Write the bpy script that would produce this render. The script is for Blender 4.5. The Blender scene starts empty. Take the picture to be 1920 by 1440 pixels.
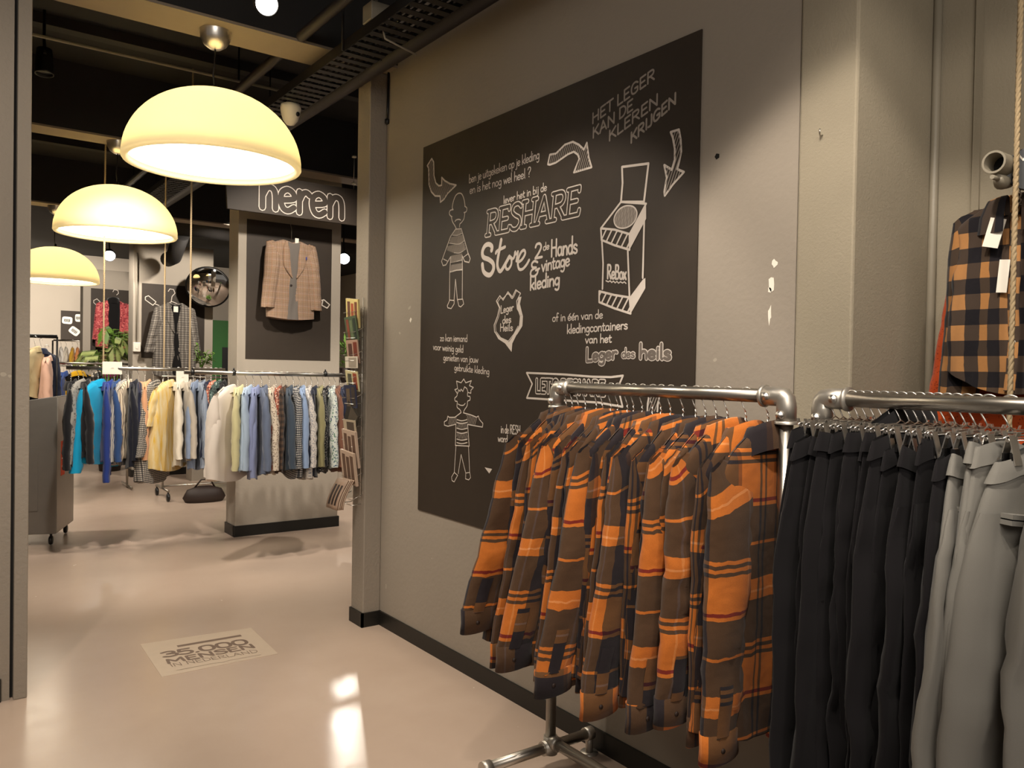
import bpy, bmesh, math, random
import numpy as np
from mathutils import Vector, Matrix

S = bpy.context.scene
COL = S.collection
PI = math.pi

# ------------------------------------------------------------------ camera, world, exposure
EYE = Vector((0.0, 0.0, 1.55))
cd = bpy.data.cameras.new('camera'); cam = bpy.data.objects.new('camera', cd); COL.objects.link(cam)
cd.sensor_fit = 'HORIZONTAL'; cd.sensor_width = 36.0; cd.lens = 1500.0 / 1920.0 * 36.0
cd.clip_start = 0.05; cd.clip_end = 100
yaw = math.radians(36.45)
fwd = Vector((0.59408, 0.80426, -0.01537)).normalized()
upv = Vector((-0.0050, 0.0226, 0.99973))
rgt = fwd.cross(upv).normalized(); upv = rgt.cross(fwd).normalized()
cam.matrix_world = Matrix(((rgt.x, upv.x, -fwd.x, EYE.x), (rgt.y, upv.y, -fwd.y, EYE.y), (rgt.z, upv.z, -fwd.z, EYE.z), (0, 0, 0, 1)))
S.camera = cam
S.view_settings.view_transform = 'Standard'; S.view_settings.look = 'None'
S.view_settings.gamma = 1.0; S.view_settings.exposure = EXPOSURE = 0.13
S.view_settings.use_curve_mapping = False
w = bpy.data.worlds.new('room_dark'); S.world = w; w.use_nodes = True
w.node_tree.nodes['Background'].inputs[0].default_value = (1.0, 0.91, 0.81, 1)
w.node_tree.nodes['Background'].inputs[1].default_value = 0.14
S.cycles.max_bounces = 6; S.cycles.diffuse_bounces = 3; S.cycles.glossy_bounces = 3
S.cycles.transmission_bounces = 3; S.cycles.transparent_max_bounces = 4
S.cycles.caustics_reflective = False; S.cycles.caustics_refractive = False
S.cycles.sample_clamp_indirect = 4.0

WARM = (1.0, 0.89, 0.76)
def spot(name, loc, target, power, size=70, blend=0.5, rad=0.05, col=WARM, parent=None):
    l = bpy.data.lights.new(name, 'SPOT'); l.energy = power; l.color = col
    l.spot_size = math.radians(size); l.spot_blend = blend; l.shadow_soft_size = rad
    o = bpy.data.objects.new(name, l); COL.objects.link(o)
    o.location = loc
    o.rotation_euler = (Vector(target) - Vector(loc)).to_track_quat('-Z', 'Y').to_euler()
    return o
def area(name, loc, target, power, sx, sy, col=WARM):
    l = bpy.data.lights.new(name, 'AREA'); l.energy = power; l.color = col; l.shape = 'RECTANGLE'; l.size = sx; l.size_y = sy
    o = bpy.data.objects.new(name, l); COL.objects.link(o); o.location = loc
    o.rotation_euler = (Vector(target) - Vector(loc)).to_track_quat('-Z', 'Y').to_euler()
    return o
# lamps of the near room, on the ceiling out of the picture and above the racks
LAMP_DIFF, LAMP_IN, LAMP_OUT = 5.0, 6.5, 13.0
spot('spot_wall', (0.55, 2.75, 3.35), (2.25, 2.7, 1.0), 115, 62, .35)
spot('spot_rack', (0.75, 1.30, 3.35), (2.1, 1.6, .9), 60, 60, .4)
spot('spot_pillar', (0.95, 0.75, 3.35), (2.25, 1.42, 1.45), 150, 48, .35)
spot('spot_alcove', (1.15, 0.10, 3.35), (2.5, 1.2, 1.6), 45, 55, .4)
spot('spot_floor', (0.35, 2.6, 3.35), (0.9, 3.7, 0), 135, 72, .7)
area('rear_fill', (-.6, -1.6, 3.3), (1.4, 2.4, .6), 75, 2.5, 1.5, (1, .91, .81))  # broad unseen fill added behind the camera, softens shirts and trousers
# unseen spots added in this loop as fill for the hall
for i, (loc, aim, p) in enumerate((((2.5, 5.35, 3.32), (2.75, 7.3, 1.7), 200), ((1.0, 5.6, 3.3), (1.6, 7.2, .6), 210), ((.3, 8.6, 3.3), (.9, 9.2, .4), 200), ((3.2, 10.0, 3.3), (2.9, 12.0, 1.9), 240), ((1.8, 9.0, 3.3), (2.2, 10.0, .2), 200),
        ((1.7, 11.4, 3.3), (2.2, 12.9, 1.8), 150), ((2.0, 13.4, 3.3), (2.6, 15.5, 1.9), 220), ((.6, 15.5, 3.3), (1.7, 18.9, 2.0), 1100), ((4.6, 7.6, 3.3), (4.4, 9.0, .2), 200), ((5.2, 13.5, 3.3), (5.0, 18.5, 1.4), 400), ((4.4, 5.6, 3.3), (3.9, 6.6, .2), 200))):
    spot('hall_fill_spot', loc, aim, p, 80, .6, .06, (1.0, .90, .78))
spot('spot_gap', (4.245, 9.45, 2.92), (1.68, 3.55, 0), 200, 34, .4, .03, (1.0, .92, .80))
spot('entry_fill', (-.9, 1.4, 3.35), (.15, 4.3, 1.5), 200, 70, .8)  # unseen spot added to brighten the wall left of the doorway


# ------------------------------------------------------------------ object helpers
def tag(o, label, cat, group=None, kind=None):
    o['label'] = label; o['category'] = cat
    if group: o['group'] = group
    if kind: o['kind'] = kind
    return o
def thing(name, label, cat, loc=(0, 0, 0), rotz=0.0, group=None):
    o = bpy.data.objects.new(name, None); COL.objects.link(o); o.empty_display_size = 0.05
    o.location = loc; o.rotation_euler = (0, 0, rotz)
    return tag(o, label, cat, group)
def ob(name, me, m=None, parent=None, label=None):
    o = bpy.data.objects.new(name, me); COL.objects.link(o)
    if m is not None and not me.materials: me.materials.append(m)
    if parent is not None: o.parent = parent
    if label: o['label'] = label
    return o
def struct(name, me, m):
    o = ob(name, me, m); o['kind'] = 'structure'; return o

class MB:
    def __init__(s): s.v = []; s.f = []; s.sm = []
    def add(s, vs, fs, smooth=False):
        n = len(s.v); s.v += [tuple(p) for p in vs]
        for f in fs: s.f.append(tuple(i + n for i in f)); s.sm.append(smooth)
        return s
    def box(s, a, b, rot=None, at=None):
        x0, y0, z0 = a; x1, y1, z1 = b
        vs = [Vector(p) for p in ((x0,y0,z0),(x1,y0,z0),(x1,y1,z0),(x0,y1,z0),(x0,y0,z1),(x1,y0,z1),(x1,y1,z1),(x0,y1,z1))]
        if rot is not None:
            vs = [rot @ p for p in vs]
        if at is not None: vs = [p + Vector(at) for p in vs]
        return s.add(vs, [(0,3,2,1),(4,5,6,7),(0,1,5,4),(1,2,6,5),(2,3,7,6),(3,0,4,7)])
    def tube(s, pts, r, n=8, caps=True):
        pts = [Vector(p) for p in pts]
        rs = r if isinstance(r, (list, tuple)) else [r] * len(pts)
        t0 = (pts[1] - pts[0]).normalized()
        a = Vector((0, 0, 1)) if abs(t0.z) < 0.9 else Vector((1, 0, 0))
        u = t0.cross(a).normalized()
        vs = []
        for i, p in enumerate(pts):
            if i == 0: t = t0
            elif i == len(pts) - 1: t = (pts[i] - pts[i-1]).normalized()
            else: t = ((pts[i+1] - pts[i]).normalized() + (pts[i] - pts[i-1]).normalized()).normalized()
            u = (u - t * u.dot(t)).normalized(); v = t.cross(u)
            for k in range(n):
                an = 2 * PI * k / n
                vs.append(p + (u * math.cos(an) + v * math.sin(an)) * rs[i])
        fs = []
        for i in range(len(pts) - 1):
            for k in range(n):
                k2 = (k + 1) % n
                fs.append((i*n+k, i*n+k2, (i+1)*n+k2, (i+1)*n+k))
        s.add(vs, fs, True)
        if caps:
            m = len(s.v) - len(vs)
            s.f.append(tuple(m + k for k in reversed(range(n)))); s.sm.append(False)
            s.f.append(tuple(m + (len(pts)-1)*n + k for k in range(n))); s.sm.append(False)
        return s
    def lathe(s, prof, at=(0,0,0), n=32, axis='Z', rot=None):
        vs = []; at = Vector(at)
        for r, z in prof:
            for k in range(n):
                an = 2 * PI * k / n
                p = Vector((r*math.cos(an), r*math.sin(an), z))
                if rot is not None: p = rot @ p
                vs.append(p + at)
        fs = []
        for i in range(len(prof) - 1):
            for k in range(n):
                k2 = (k+1) % n
                fs.append((i*n+k, i*n+k2, (i+1)*n+k2, (i+1)*n+k))
        return s.add(vs, fs, True)
    def poly(s, pts): return s.add(pts, [tuple(range(len(pts)))])
    def prism(s, pts, d):
        """closed outline pushed along vector d"""
        n = len(pts); d = Vector(d); vs = [Vector(p) for p in pts] + [Vector(p) + d for p in pts]
        fs = [tuple(reversed(range(n))), tuple(range(n, 2*n))] + [(i, (i+1) % n, n + (i+1) % n, n + i) for i in range(n)]
        return s.add(vs, fs)
    def mesh(s, name):
        me = bpy.data.meshes.new(name); me.from_pydata([tuple(p) for p in s.v], [], s.f); me.update()
        me.polygons.foreach_set('use_smooth', s.sm)
        return me
    def build(s, name, m, parent=None, label=None): return ob(name, s.mesh(name), m, parent, label)

def bevel(o, wd=0.004, seg=2):
    md = o.modifiers.new('edge', 'BEVEL'); md.width = wd; md.segments = seg; md.limit_method = 'ANGLE'; return o

def gmesh(name, V, UV):
    """grid mesh from arrays rows x cols x 3 and rows x cols x 2"""
    r, c = V.shape[:2]
    idx = np.arange(r*c).reshape(r, c)
    q = np.stack([idx[:-1,:-1], idx[:-1,1:], idx[1:,1:], idx[1:,:-1]], -1).reshape(-1, 4)
    me = bpy.data.meshes.new(name)
    me.from_pydata(V.reshape(-1, 3).tolist(), [], q.tolist())
    uv = me.uv_layers.new(name='UVMap')
    uv.data.foreach_set('uv', UV.reshape(-1, 2)[q.reshape(-1)].astype(np.float32).ravel())
    me.polygons.foreach_set('use_smooth', [True] * len(me.polygons)); me.update()
    return me
def join_g(name, parts):
    vs = []; qs = []; uvs = []; n = 0
    for V, UV in parts:
        r, c = V.shape[:2]; idx = np.arange(r*c).reshape(r, c) + n
        q = np.stack([idx[:-1,:-1], idx[:-1,1:], idx[1:,1:], idx[1:,:-1]], -1).reshape(-1, 4)
        vs.append(V.reshape(-1,3)); uvs.append(UV.reshape(-1,2)); qs.append(q); n += r*c
    V = np.concatenate(vs); UV = np.concatenate(uvs); Q = np.concatenate(qs)
    me = bpy.data.meshes.new(name); me.from_pydata(V.tolist(), [], Q.tolist())
    uv = me.uv_layers.new(name='UVMap'); uv.data.foreach_set('uv', UV[Q.reshape(-1)].astype(np.float32).ravel())
    me.polygons.foreach_set('use_smooth', [True] * len(me.polygons)); me.update()
    return me

# ------------------------------------------------------------------ materials
def lin(h):
    h = h.lstrip('#'); c = [int(h[i:i+2], 16) / 255 for i in (0, 2, 4)]
    return tuple(((x / 12.92) if x <= 0.04045 else ((x + 0.055) / 1.055) ** 2.4) for x in c) + (1.0,)
class NT:
    def __init__(s, name):
        s.m = bpy.data.materials.new(name); s.m.use_nodes = True; s.t = s.m.node_tree; s.b = s.t.nodes['Principled BSDF']
    def n(s, typ, **kw):
        x = s.t.nodes.new(typ)
        for k, v in kw.items(): setattr(x, k, v)
        return x
    def l(s, a, b): s.t.links.new(a, b)
    def math(s, op, a, b=None):
        x = s.n('ShaderNodeMath', operation=op)
        for i, q in enumerate((a, b)):
            if q is None: continue
            if isinstance(q, (int, float)): x.inputs[i].default_value = q
            else: s.l(q, x.inputs[i])
        return x.outputs[0]
    def mix(s, fac, a, b, mode='MIX'):
        x = s.n('ShaderNodeMix', data_type='RGBA', blend_type=mode)
        for sock, q in ((x.inputs['Factor'], fac), (x.inputs[6], a), (x.inputs[7], b)):
            if isinstance(q, (int, float)): sock.default_value = q
            elif isinstance(q, tuple): sock.default_value = q
            else: s.l(q, sock)
        return x.outputs[2]
    def weave(s, a, b, k):
        out = []
        for c, e in ((a, 1 - k), (b, k)):
            g = s.n('ShaderNodeGamma'); g.inputs[1].default_value = e; s.l(c, g.inputs[0]); out.append(g.outputs[0])
        return s.mix(1.0, out[0], out[1], 'MULTIPLY')
    def noise(s, scale, detail=3, vec=None, rough=0.55):
        x = s.n('ShaderNodeTexNoise'); x.inputs['Scale'].default_value = scale; x.inputs['Detail'].default_value = detail
        x.inputs['Roughness'].default_value = rough
        if vec is not None: s.l(vec, x.inputs['Vector'])
        return x.outputs['Fac']
    def ramp(s, fac, stops, interp='LINEAR'):
        x = s.n('ShaderNodeValToRGB'); x.color_ramp.interpolation = interp; e = x.color_ramp.elements
        e[0].position, e[0].color = stops[0]; e[1].position, e[1].color = stops[-1]
        for p, c in stops[1:-1]:
            k = e.new(p); k.color = c
        s.l(fac, x.inputs[0]); return x.outputs[0]
    def bump(s, h, strength=0.2, dist=0.01):
        x = s.n('ShaderNodeBump'); x.inputs['Strength'].default_value = strength; x.inputs['Distance'].default_value = dist
        s.l(h, x.inputs['Height']); s.l(x.outputs[0], s.b.inputs['Normal'])
    def coord(s, k='Object'): return s.n('ShaderNodeTexCoord').outputs[k]
    def base(s, c): 
        if isinstance(c, tuple): s.b.inputs['Base Color'].default_value = c
        else: s.l(c, s.b.inputs['Base Color'])
    def set(s, **kw):
        for k, v in kw.items(): s.b.inputs[k.replace('_', ' ')].default_value = v
        return s
def flat(name, c, rough=0.6, metal=0.0, var=0.06, spec=0.5):
    """plain material with a slight procedural mottle"""
    t = NT(name); c = lin(c) if isinstance(c, str) else c
    n = t.noise(14, 3, t.coord())
    t.base(t.mix(t.math('MULTIPLY', n, var * 2), c, tuple(x * 0.55 for x in c[:3]) + (1,)))
    t.set(Roughness=rough, Metallic=metal); t.b.inputs['Specular IOR Level'].default_value = spec
    return t.m
def emit(name, c, k):
    t = NT(name); t.base(c); t.b.inputs['Emission Color'].default_value = c; t.b.inputs['Emission Strength'].default_value = k; return t.m

def plaster(name, c, bump=0.15, scale=40, blot=0.35):
    t = NT(name); c = lin(c); co = t.coord()
    a = t.noise(1.6, 4, co); b = t.noise(scale, 4, co)
    k = t.mix(t.math('MULTIPLY', a, blot), c, tuple(x * 0.72 for x in c[:3]) + (1,))
    t.base(t.mix(t.math('MULTIPLY', t.math('GREATER_THAN', t.noise(9, 2, co), 0.76), 0.5), k, lin('#b5ab9a')))
    t.set(Roughness=0.75); t.bump(b, bump, 0.01); return t.m
def rough_concrete(name, c):
    t = NT(name); c = lin(c); co = t.coord()
    h = t.noise(110, 6, co, 0.75)
    t.base(t.mix(t.noise(3, 3, co), c, tuple(x * 0.8 for x in c[:3]) + (1,)))
    t.set(Roughness=0.85); t.bump(h, 0.45, 0.006); return t.m
def floor_mat():
    t = NT('polished_concrete'); co = t.coord()
    a = t.noise(0.9, 5, co, 0.6); b = t.noise(7, 5, co, 0.65); c = t.noise(60, 3, co)
    col = t.ramp(a, [(0.3, lin('#bba594')), (0.7, lin('#c5b09f'))])
    col = t.mix(t.math('MULTIPLY', b, 0.25), col, lin('#a8917f'))
    col = t.mix(t.math('MULTIPLY', t.math('GREATER_THAN', t.noise(5.5, 2, co), 0.775), 0.2), col, lin('#8a7565'))
    t.base(col)
    t.l(t.math('ADD', t.math('MULTIPLY', b, 0.16), 0.16), t.b.inputs['Roughness'])
    t.b.inputs['Specular IOR Level'].default_value = 0.55
    t.bump(b, 0.015, 0.01); return t.m

def fabric_finish(t, sheen=0.25, bscale=900, bs=0.25, crease=False):
    t.set(Roughness=0.9); t.b.inputs['Specular IOR Level'].default_value = 0.15
    t.b.inputs['Sheen Weight'].default_value = sheen; t.b.inputs['Sheen Roughness'].default_value = 0.5
    uv = t.coord('UV'); m = t.n('ShaderNodeMapping'); m.inputs['Scale'].default_value = (1, 1, 1); t.l(uv, m.inputs[0])
    h = t.noise(bscale, 2, m.outputs[0])
    if crease: h = t.math('ADD', h, t.math('MULTIPLY', t.noise(16, 2, m.outputs[0]), 6.0))
    t.bump(h, bs, 0.002)
def uvs(t, jitter=True, ou=0.0, ov=0.0):
    sx = t.n('ShaderNodeSeparateXYZ'); t.l(t.coord('UV'), sx.inputs[0])
    u, v = sx.outputs[0], sx.outputs[1]
    if jitter:
        r = t.n('ShaderNodeObjectInfo').outputs['Random']
        u = t.math('ADD', u, t.math('MULTIPLY', r, 3.17)); v = t.math('ADD', v, t.math('MULTIPLY', r, 7.31))
    return t.math('ADD', u, ou + 20.0), t.math('ADD', v, ov + 20.0)
def stops(seq):
    out = []; p = 0.0; tot = sum(a for a, _ in seq)
    for a, c in seq: out.append((p / tot, c)); p += a
    return out, tot
OR, NV, MR, CR, BR = lin('#d0752e'), lin('#292529'), lin('#5a1118'), lin('#f0a878'), lin('#5a3320')
def plaid_big(name):
    t = NT(name); sx = t.n('ShaderNodeSeparateXYZ'); t.l(t.coord('UV'), sx.inputs[0]); ix = t.n('ShaderNodeObjectInfo').outputs['Object Index']
    u = t.math('ADD', sx.outputs[0], t.math('ADD', t.math('MULTIPLY', t.math('FRACT', t.math('DIVIDE', ix, 100.0)), 1.0), 45.8))
    v = t.math('ADD', t.math('MULTIPLY', sx.outputs[1], -1.0), t.math('MULTIPLY', t.math('FLOOR', t.math('DIVIDE', ix, 100.0)), 0.01))
    sv = [(30, OR), (7, CR), (22, OR), (118, NV), (10, OR), (10, NV), (12, OR), (10, NV), (100, OR), (10, MR), (12, OR), (100, NV), (9, OR), (96, NV)]   # read downwards
    su = [(84, OR), (4, CR), (26, OR), (96, NV), (14, BR), (70, OR), (9, NV), (12, OR), (9, NV), (46, OR), (88, NV)]
    (stv, tv), (stu, tu) = stops(sv), stops(su)
    cv = t.ramp(t.math('FRACT', t.math('DIVIDE', v, tv / 1000)), stv, 'CONSTANT')
    cu = t.ramp(t.math('FRACT', t.math('DIVIDE', u, tu / 1000)), stu, 'CONSTANT')
    c = t.weave(cv, cu, 0.42)
    c = t.mix(t.math('MULTIPLY', t.noise(320, 3, t.coord('UV'), 0.7), 0.35), c, lin('#2a1a14'))
    t.base(c); fabric_finish(t, 0.12, 700, 0.5, True); return t.m
def check(name, seqv, sequ, jitter=True, fuzz=0.2, mixk=0.5):
    t = NT(name); u, v = uvs(t, jitter)
    (stv, tv), (stu, tu) = stops([(a, lin(c)) for a, c in seqv]), stops([(a, lin(c)) for a, c in sequ])
    cv = t.ramp(t.math('FRACT', t.math('DIVIDE', v, tv / 1000)), stv, 'CONSTANT')
    cu = t.ramp(t.math('FRACT', t.math('DIVIDE', u, tu / 1000)), stu, 'CONSTANT')
    c = t.weave(cv, cu, mixk)
    c = t.mix(t.math('MULTIPLY', t.noise(120, 2, t.coord('UV')), fuzz), c, lin('#3a322a'))
    t.base(c); fabric_finish(t, 0.1); return t.m
def cloth(name, c, sheen=0.15, var=0.25):
    t = NT(name); c = lin(c); u = t.coord('UV')
    t.base(t.mix(t.math('MULTIPLY', t.noise(9, 3, u), var), c, tuple(x * 0.6 for x in c[:3]) + (1,)))
    fabric_finish(t, sheen); return t.m
def floral(name, c, spots, scale=60, th=0.33):
    t = NT(name); u = t.coord('UV'); col = lin(c)
    for i, sc in enumerate(spots):
        v = t.n('ShaderNodeTexVoronoi'); v.inputs['Scale'].default_value = scale * (1 + 0.35 * i); t.l(u, v.inputs['Vector'])
        col = t.mix(t.math('LESS_THAN', v.outputs['Distance'], th), col, lin(sc))
    t.base(col); fabric_finish(t, 0.1); return t.m
def tiedye(name, a, b):
    t = NT(name); m = t.n('ShaderNodeMapping'); m.inputs['Scale'].default_value = (26, 4, 1); t.l(t.coord('UV'), m.inputs[0])
    t.base(t.ramp(t.noise(1.0, 4, m.outputs[0], 0.6), [(0.35, lin(a)), (0.62, lin(b))])); fabric_finish(t, 0.1); return t.m

M = {}
M['wall'] = plaster('grey_wall_paint', '#958b7e')
M['wall_hall'] = plaster('hall_wall_paint', '#a59b8d')
M['pillar'] = plaster('pillar_paint', '#8f8578', 0.3, 55)
M['rough'] = rough_concrete('rough_concrete', '#9c927e')
M['floor'] = floor_mat()
M['ceiling'] = flat('black_ceiling_paint', '#100e0d', 0.8, 0, 0.2)
M['beam'] = plaster('beam_paint', '#8d8070', 0.1)
M['beam_dark'] = flat('dark_beam_paint', '#1a1715', 0.7)
M['skirt'] = flat('black_skirting', '#15130f', 0.45)
M['board'] = flat('blackboard_paint', '#33291f', 0.62, 0, 0.3, 0.4)
M['chalk'] = flat('white_chalk', '#d8cdc2', 0.95, 0, 0.25, 0.1)
M['chalk_dim'] = flat('rubbed_chalk', '#a0968c', 0.95, 0, 0.3, 0.1)
M['chalk_grey'] = flat('smudged_chalk', '#7a7068', 0.95, 0, 0.5, 0.1)
M['steel'] = flat('galvanised_steel', '#b3aca2', 0.32, 1.0, 0.2)
M['cast'] = flat('cast_fitting', '#c4beb4', 0.42, 0.85, 0.15)
M['chrome'] = flat('chrome_wire', '#e4e0da', 0.33, 1.0, 0.02)
M['black'] = flat('black_plastic', '#131212', 0.4)
M['dark_metal'] = flat('dark_metal', '#1a1816', 0.5, 0.4)
M['white'] = flat('white_plastic', '#e6e0d2', 0.4)
M['paper'] = flat('paper', '#e9e2d4', 0.8, 0, 0.05)
M['rope'] = flat('twisted_rope', '#a08c6c', 0.9)
M['pipe_grey'] = flat('painted_pipe', '#8a8272', 0.5)
M['pipe_dark'] = flat('painted_dark_pipe', '#231d1a', 0.6)
M['leaf'] = flat('green_leaf', '#6d9638', 0.5, 0, 0.4)
M['leaf_pale'] = flat('pale_leaf', '#b0bd72', 0.5, 0, 0.5)
M['pot'] = flat('dark_pot', '#2b1d17', 0.6)
M['cabinet'] = flat('grey_metal_cabinet', '#85807a', 0.4, 0.5, 0.15)
M['cabinet_lit'] = flat('lit_grey_metal', '#bab3a9', 0.4, 0.4, 0.15)  # paler copy of the cabinet metal, its lit side put into colour
M['orange'] = flat('orange_sticker', '#d9502a', 0.6)
M['green'] = flat('green_door_paint', '#2f6a2a', 0.6)
M['plaid'] = plaid_big('orange_navy_plaid_wool')
M['navy'] = cloth('charcoal_navy_twill', '#1b191b', 0.06)
M['grey'] = cloth('grey_suiting', '#7f7c75', 0.1, 0.15)
M['wood'] = flat('pale_wood', '#c79a63', 0.5)

# ------------------------------------------------------------------ stroke font (hand lettering)
# unit: x-height 0.5, capitals 1.0; each glyph: (advance, strokes); a stroke starting with '~' is smoothed
GL = {
'a': (.50, ['~.40,.38 .28,.50 .12,.46 .05,.25 .12,.04 .26,.02 .39,.16', '.40,.48 .40,.12 .46,.0']),
'b': (.48, ['.07,1. .07,.02', '~.07,.32 .18,.48 .34,.46 .42,.26 .34,.04 .18,.0 .07,.14']),
'c': (.42, ['~.37,.42 .22,.51 .08,.40 .05,.22 .12,.04 .25,.0 .37,.08']),
'd': (.48, ['~.39,.34 .28,.50 .12,.46 .05,.25 .12,.04 .26,.01 .39,.16', '.40,1. .40,.0']),
'e': (.46, ['~.06,.24 .38,.30 .36,.44 .22,.51 .08,.42 .05,.22 .12,.04 .25,.0 .39,.09']),
'f': (.34, ['~.34,.92 .24,1. .15,.90 .14,.50 .14,.0', '.03,.50 .30,.50']),
'g': (.48, ['~.39,.34 .28,.50 .12,.46 .05,.25 .12,.06 .26,.04 .39,.18', '~.40,.48 .40,.0 .36,-.26 .22,-.34 .07,-.26']),
'h': (.48, ['.07,1. .07,.0', '~.07,.28 .18,.48 .32,.48 .39,.34 .40,.0']),
'i': (.20, ['.09,.50 .09,.0', '.09,.68 .10,.72']),
'j': (.22, ['~.13,.50 .13,-.10 .09,-.28 -.04,-.30', '.13,.68 .14,.72']),
'k': (.44, ['.07,1. .07,.0', '.38,.48 .09,.20', '.17,.28 .40,.0']),
'l': (.20, ['.08,1. .08,.08 .13,.0']),
'm': (.70, ['.07,.50 .07,.0', '~.07,.30 .17,.49 .28,.47 .33,.32 .34,.0', '~.34,.30 .44,.49 .56,.47 .61,.32 .62,.0']),
'n': (.48, ['.07,.50 .07,.0', '~.07,.28 .18,.48 .32,.48 .39,.34 .40,.0']),
'o': (.48, ['~.23,.51 .09,.42 .05,.25 .10,.06 .23,.0 .37,.06 .42,.25 .37,.44 .23,.51']),
'p': (.48, ['.07,.50 .07,-.34', '~.07,.32 .18,.49 .34,.46 .42,.26 .34,.04 .18,.01 .07,.14']),
'r': (.36, ['.07,.50 .07,.0', '~.07,.28 .16,.46 .26,.50 .34,.44']),
's': (.40, ['~.34,.43 .22,.51 .09,.45 .09,.33 .21,.26 .34,.18 .34,.06 .20,.0 .05,.07']),
't': (.34, ['~.14,.78 .13,.12 .20,.01 .31,.05', '.02,.52 .30,.54']),
'u': (.48, ['~.07,.50 .07,.14 .17,.0 .30,.03 .39,.20', '.40,.50 .40,.0']),
'v': (.44, ['.04,.50 .21,.0 .39,.50']),
'w': (.62, ['.04,.50 .16,.0 .30,.42 .43,.0 .57,.50']),
'x': (.44, ['.05,.48 .38,.0', '.37,.50 .05,.01']),
'z': (.42, ['.06,.48 .36,.48 .06,.01 .38,.01']),
'\u00e9': (.46, ['~.06,.24 .38,.30 .36,.44 .22,.51 .08,.42 .05,.22 .12,.04 .25,.0 .39,.09', '.20,.62 .34,.80']),
'A': (.66, ['.05,.0 .31,1. .59,.0', '.15,.34 .50,.34']),
'B': (.60, ['.09,1. .09,.0', '~.09,1. .38,.98 .46,.78 .36,.56 .09,.54', '~.09,.54 .42,.50 .52,.28 .42,.03 .09,.0']),
'D': (.62, ['.09,1. .09,.0', '~.09,1. .36,.96 .54,.70 .54,.32 .38,.04 .09,.0']),
'E': (.54, ['.46,1. .09,1. .09,.0 .48,.0', '.09,.52 .40,.52']),
'G': (.64, ['~.54,.84 .38,1. .17,.92 .07,.55 .14,.12 .34,.0 .54,.12', '.54,.12 .54,.45 .34,.45']),
'H': (.64, ['.09,1. .09,.0', '.53,1. .53,.0', '.09,.52 .53,.52']),
'I': (.22, ['.11,1. .11,.0']),
'J': (.40, ['~.30,1. .30,.20 .22,.0 .04,.06']),
'K': (.60, ['.09,1. .09,.0', '.52,1. .10,.46', '.22,.60 .54,.0']),
'L': (.50, ['.09,1. .09,.0 .46,.0']),
'M': (.80, ['.08,.0 .12,1. .39,.30 .66,1. .70,.0']),
'N': (.68, ['.09,.0 .09,1. .56,.0 .56,1.']),
'R': (.62, ['.09,1. .09,.0', '~.09,1. .40,.98 .50,.76 .40,.54 .09,.50', '.26,.50 .54,.0']),
'S': (.56, ['~.48,.86 .34,1. .14,.96 .09,.74 .24,.56 .44,.42 .49,.20 .36,.0 .16,.01 .05,.14']),
'T': (.56, ['.03,1. .53,1.', '.28,1. .28,.0']),
'0': (.60, ['~.30,1. .12,.88 .06,.50 .12,.12 .30,.0 .48,.12 .54,.50 .48,.88 .30,1.']),
'2': (.52, ['~.06,.78 .14,.98 .34,.98 .42,.74 .28,.38 .05,.03', '.05,.03 .48,.05']),
'3': (.54, ['~.06,.88 .24,1. .42,.92 .44,.66 .22,.54', '~.22,.54 .48,.44 .48,.14 .26,.0 .05,.12']),
'5': (.54, ['.46,1. .12,1. .09,.56', '~.09,.56 .30,.62 .48,.44 .46,.14 .26,.0 .06,.10']),
'6': (.54, ['~.42,.94 .20,.80 .07,.42 .12,.08 .30,.0 .46,.14 .44,.40 .28,.50 .10,.36']),
'.': (.22, ['.09,.0 .12,.04']),
"'": (.20, ['.10,1. .08,.78']),
'?': (.50, ['~.07,.78 .16,.98 .36,.98 .44,.78 .34,.56 .24,.44 .23,.26', '.22,.05 .24,.01']),
'&': (.62, ['~.50,.86 .30,1. .14,.88 .18,.64 .42,.54', '~.40,.54 .12,.44 .08,.14 .28,.0 .48,.10 .54,.34', '.40,.36 .62,.40']),
' ': (.26, []),
}
SERIF = {'R': ['.0,.0 .20,.0', '.0,1. .12,1.', '.50,.0 .66,.0'], 'E': ['.0,.0 .12,.0', '.0,1. .12,1.', '.46,1. .46,.86', '.50,.0 .52,.16'], 'H': ['.0,1. .20,1.', '.44,1. .64,1.', '.0,.0 .20,.0', '.44,.0 .64,.0'], 'A': ['-.03,.0 .15,.0', '.49,.0 .68,.0'], 'S': []}
def smooth(p, k=5):
    P = [Vector(q) for q in p]
    if len(P) < 3: return P
    out = []
    cl = (P[0] - P[-1]).length < 1e-6
    for i in range(len(P) - 1):
        a = P[i-1] if i > 0 else (P[-2] if cl else P[0]); b = P[i]; c = P[i+1]; d = P[i+2] if i + 2 < len(P) else (P[1] if cl else P[-1])
        for j in range(k):
            t = j / k
            out.append(0.5 * ((2*b) + (c - a)*t + (2*a - 5*b + 4*c - d)*t*t + (3*b - a - 3*c + d)*t**3))
    out.append(P[-1]); return out
def ribbon(pts, wd):
    """flat stroke in 2D -> list of polygons (quads plus round joints)"""
    P = [Vector((p[0], p[1])) for p in pts]; polys = []
    h = wd / 2
    for a, b in zip(P[:-1], P[1:]):
        d = b - a
        if d.length < 1e-7: continue
        d.normalize(); n = Vector((-d.y, d.x)) * h
        polys.append([a + n, a - n, b - n, b + n])
    if wd > 0.003:
        for p in P: polys.append([p + Vector((math.cos(k * PI / 4), math.sin(k * PI / 4))) * h for k in range(8)])
    return polys
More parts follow.
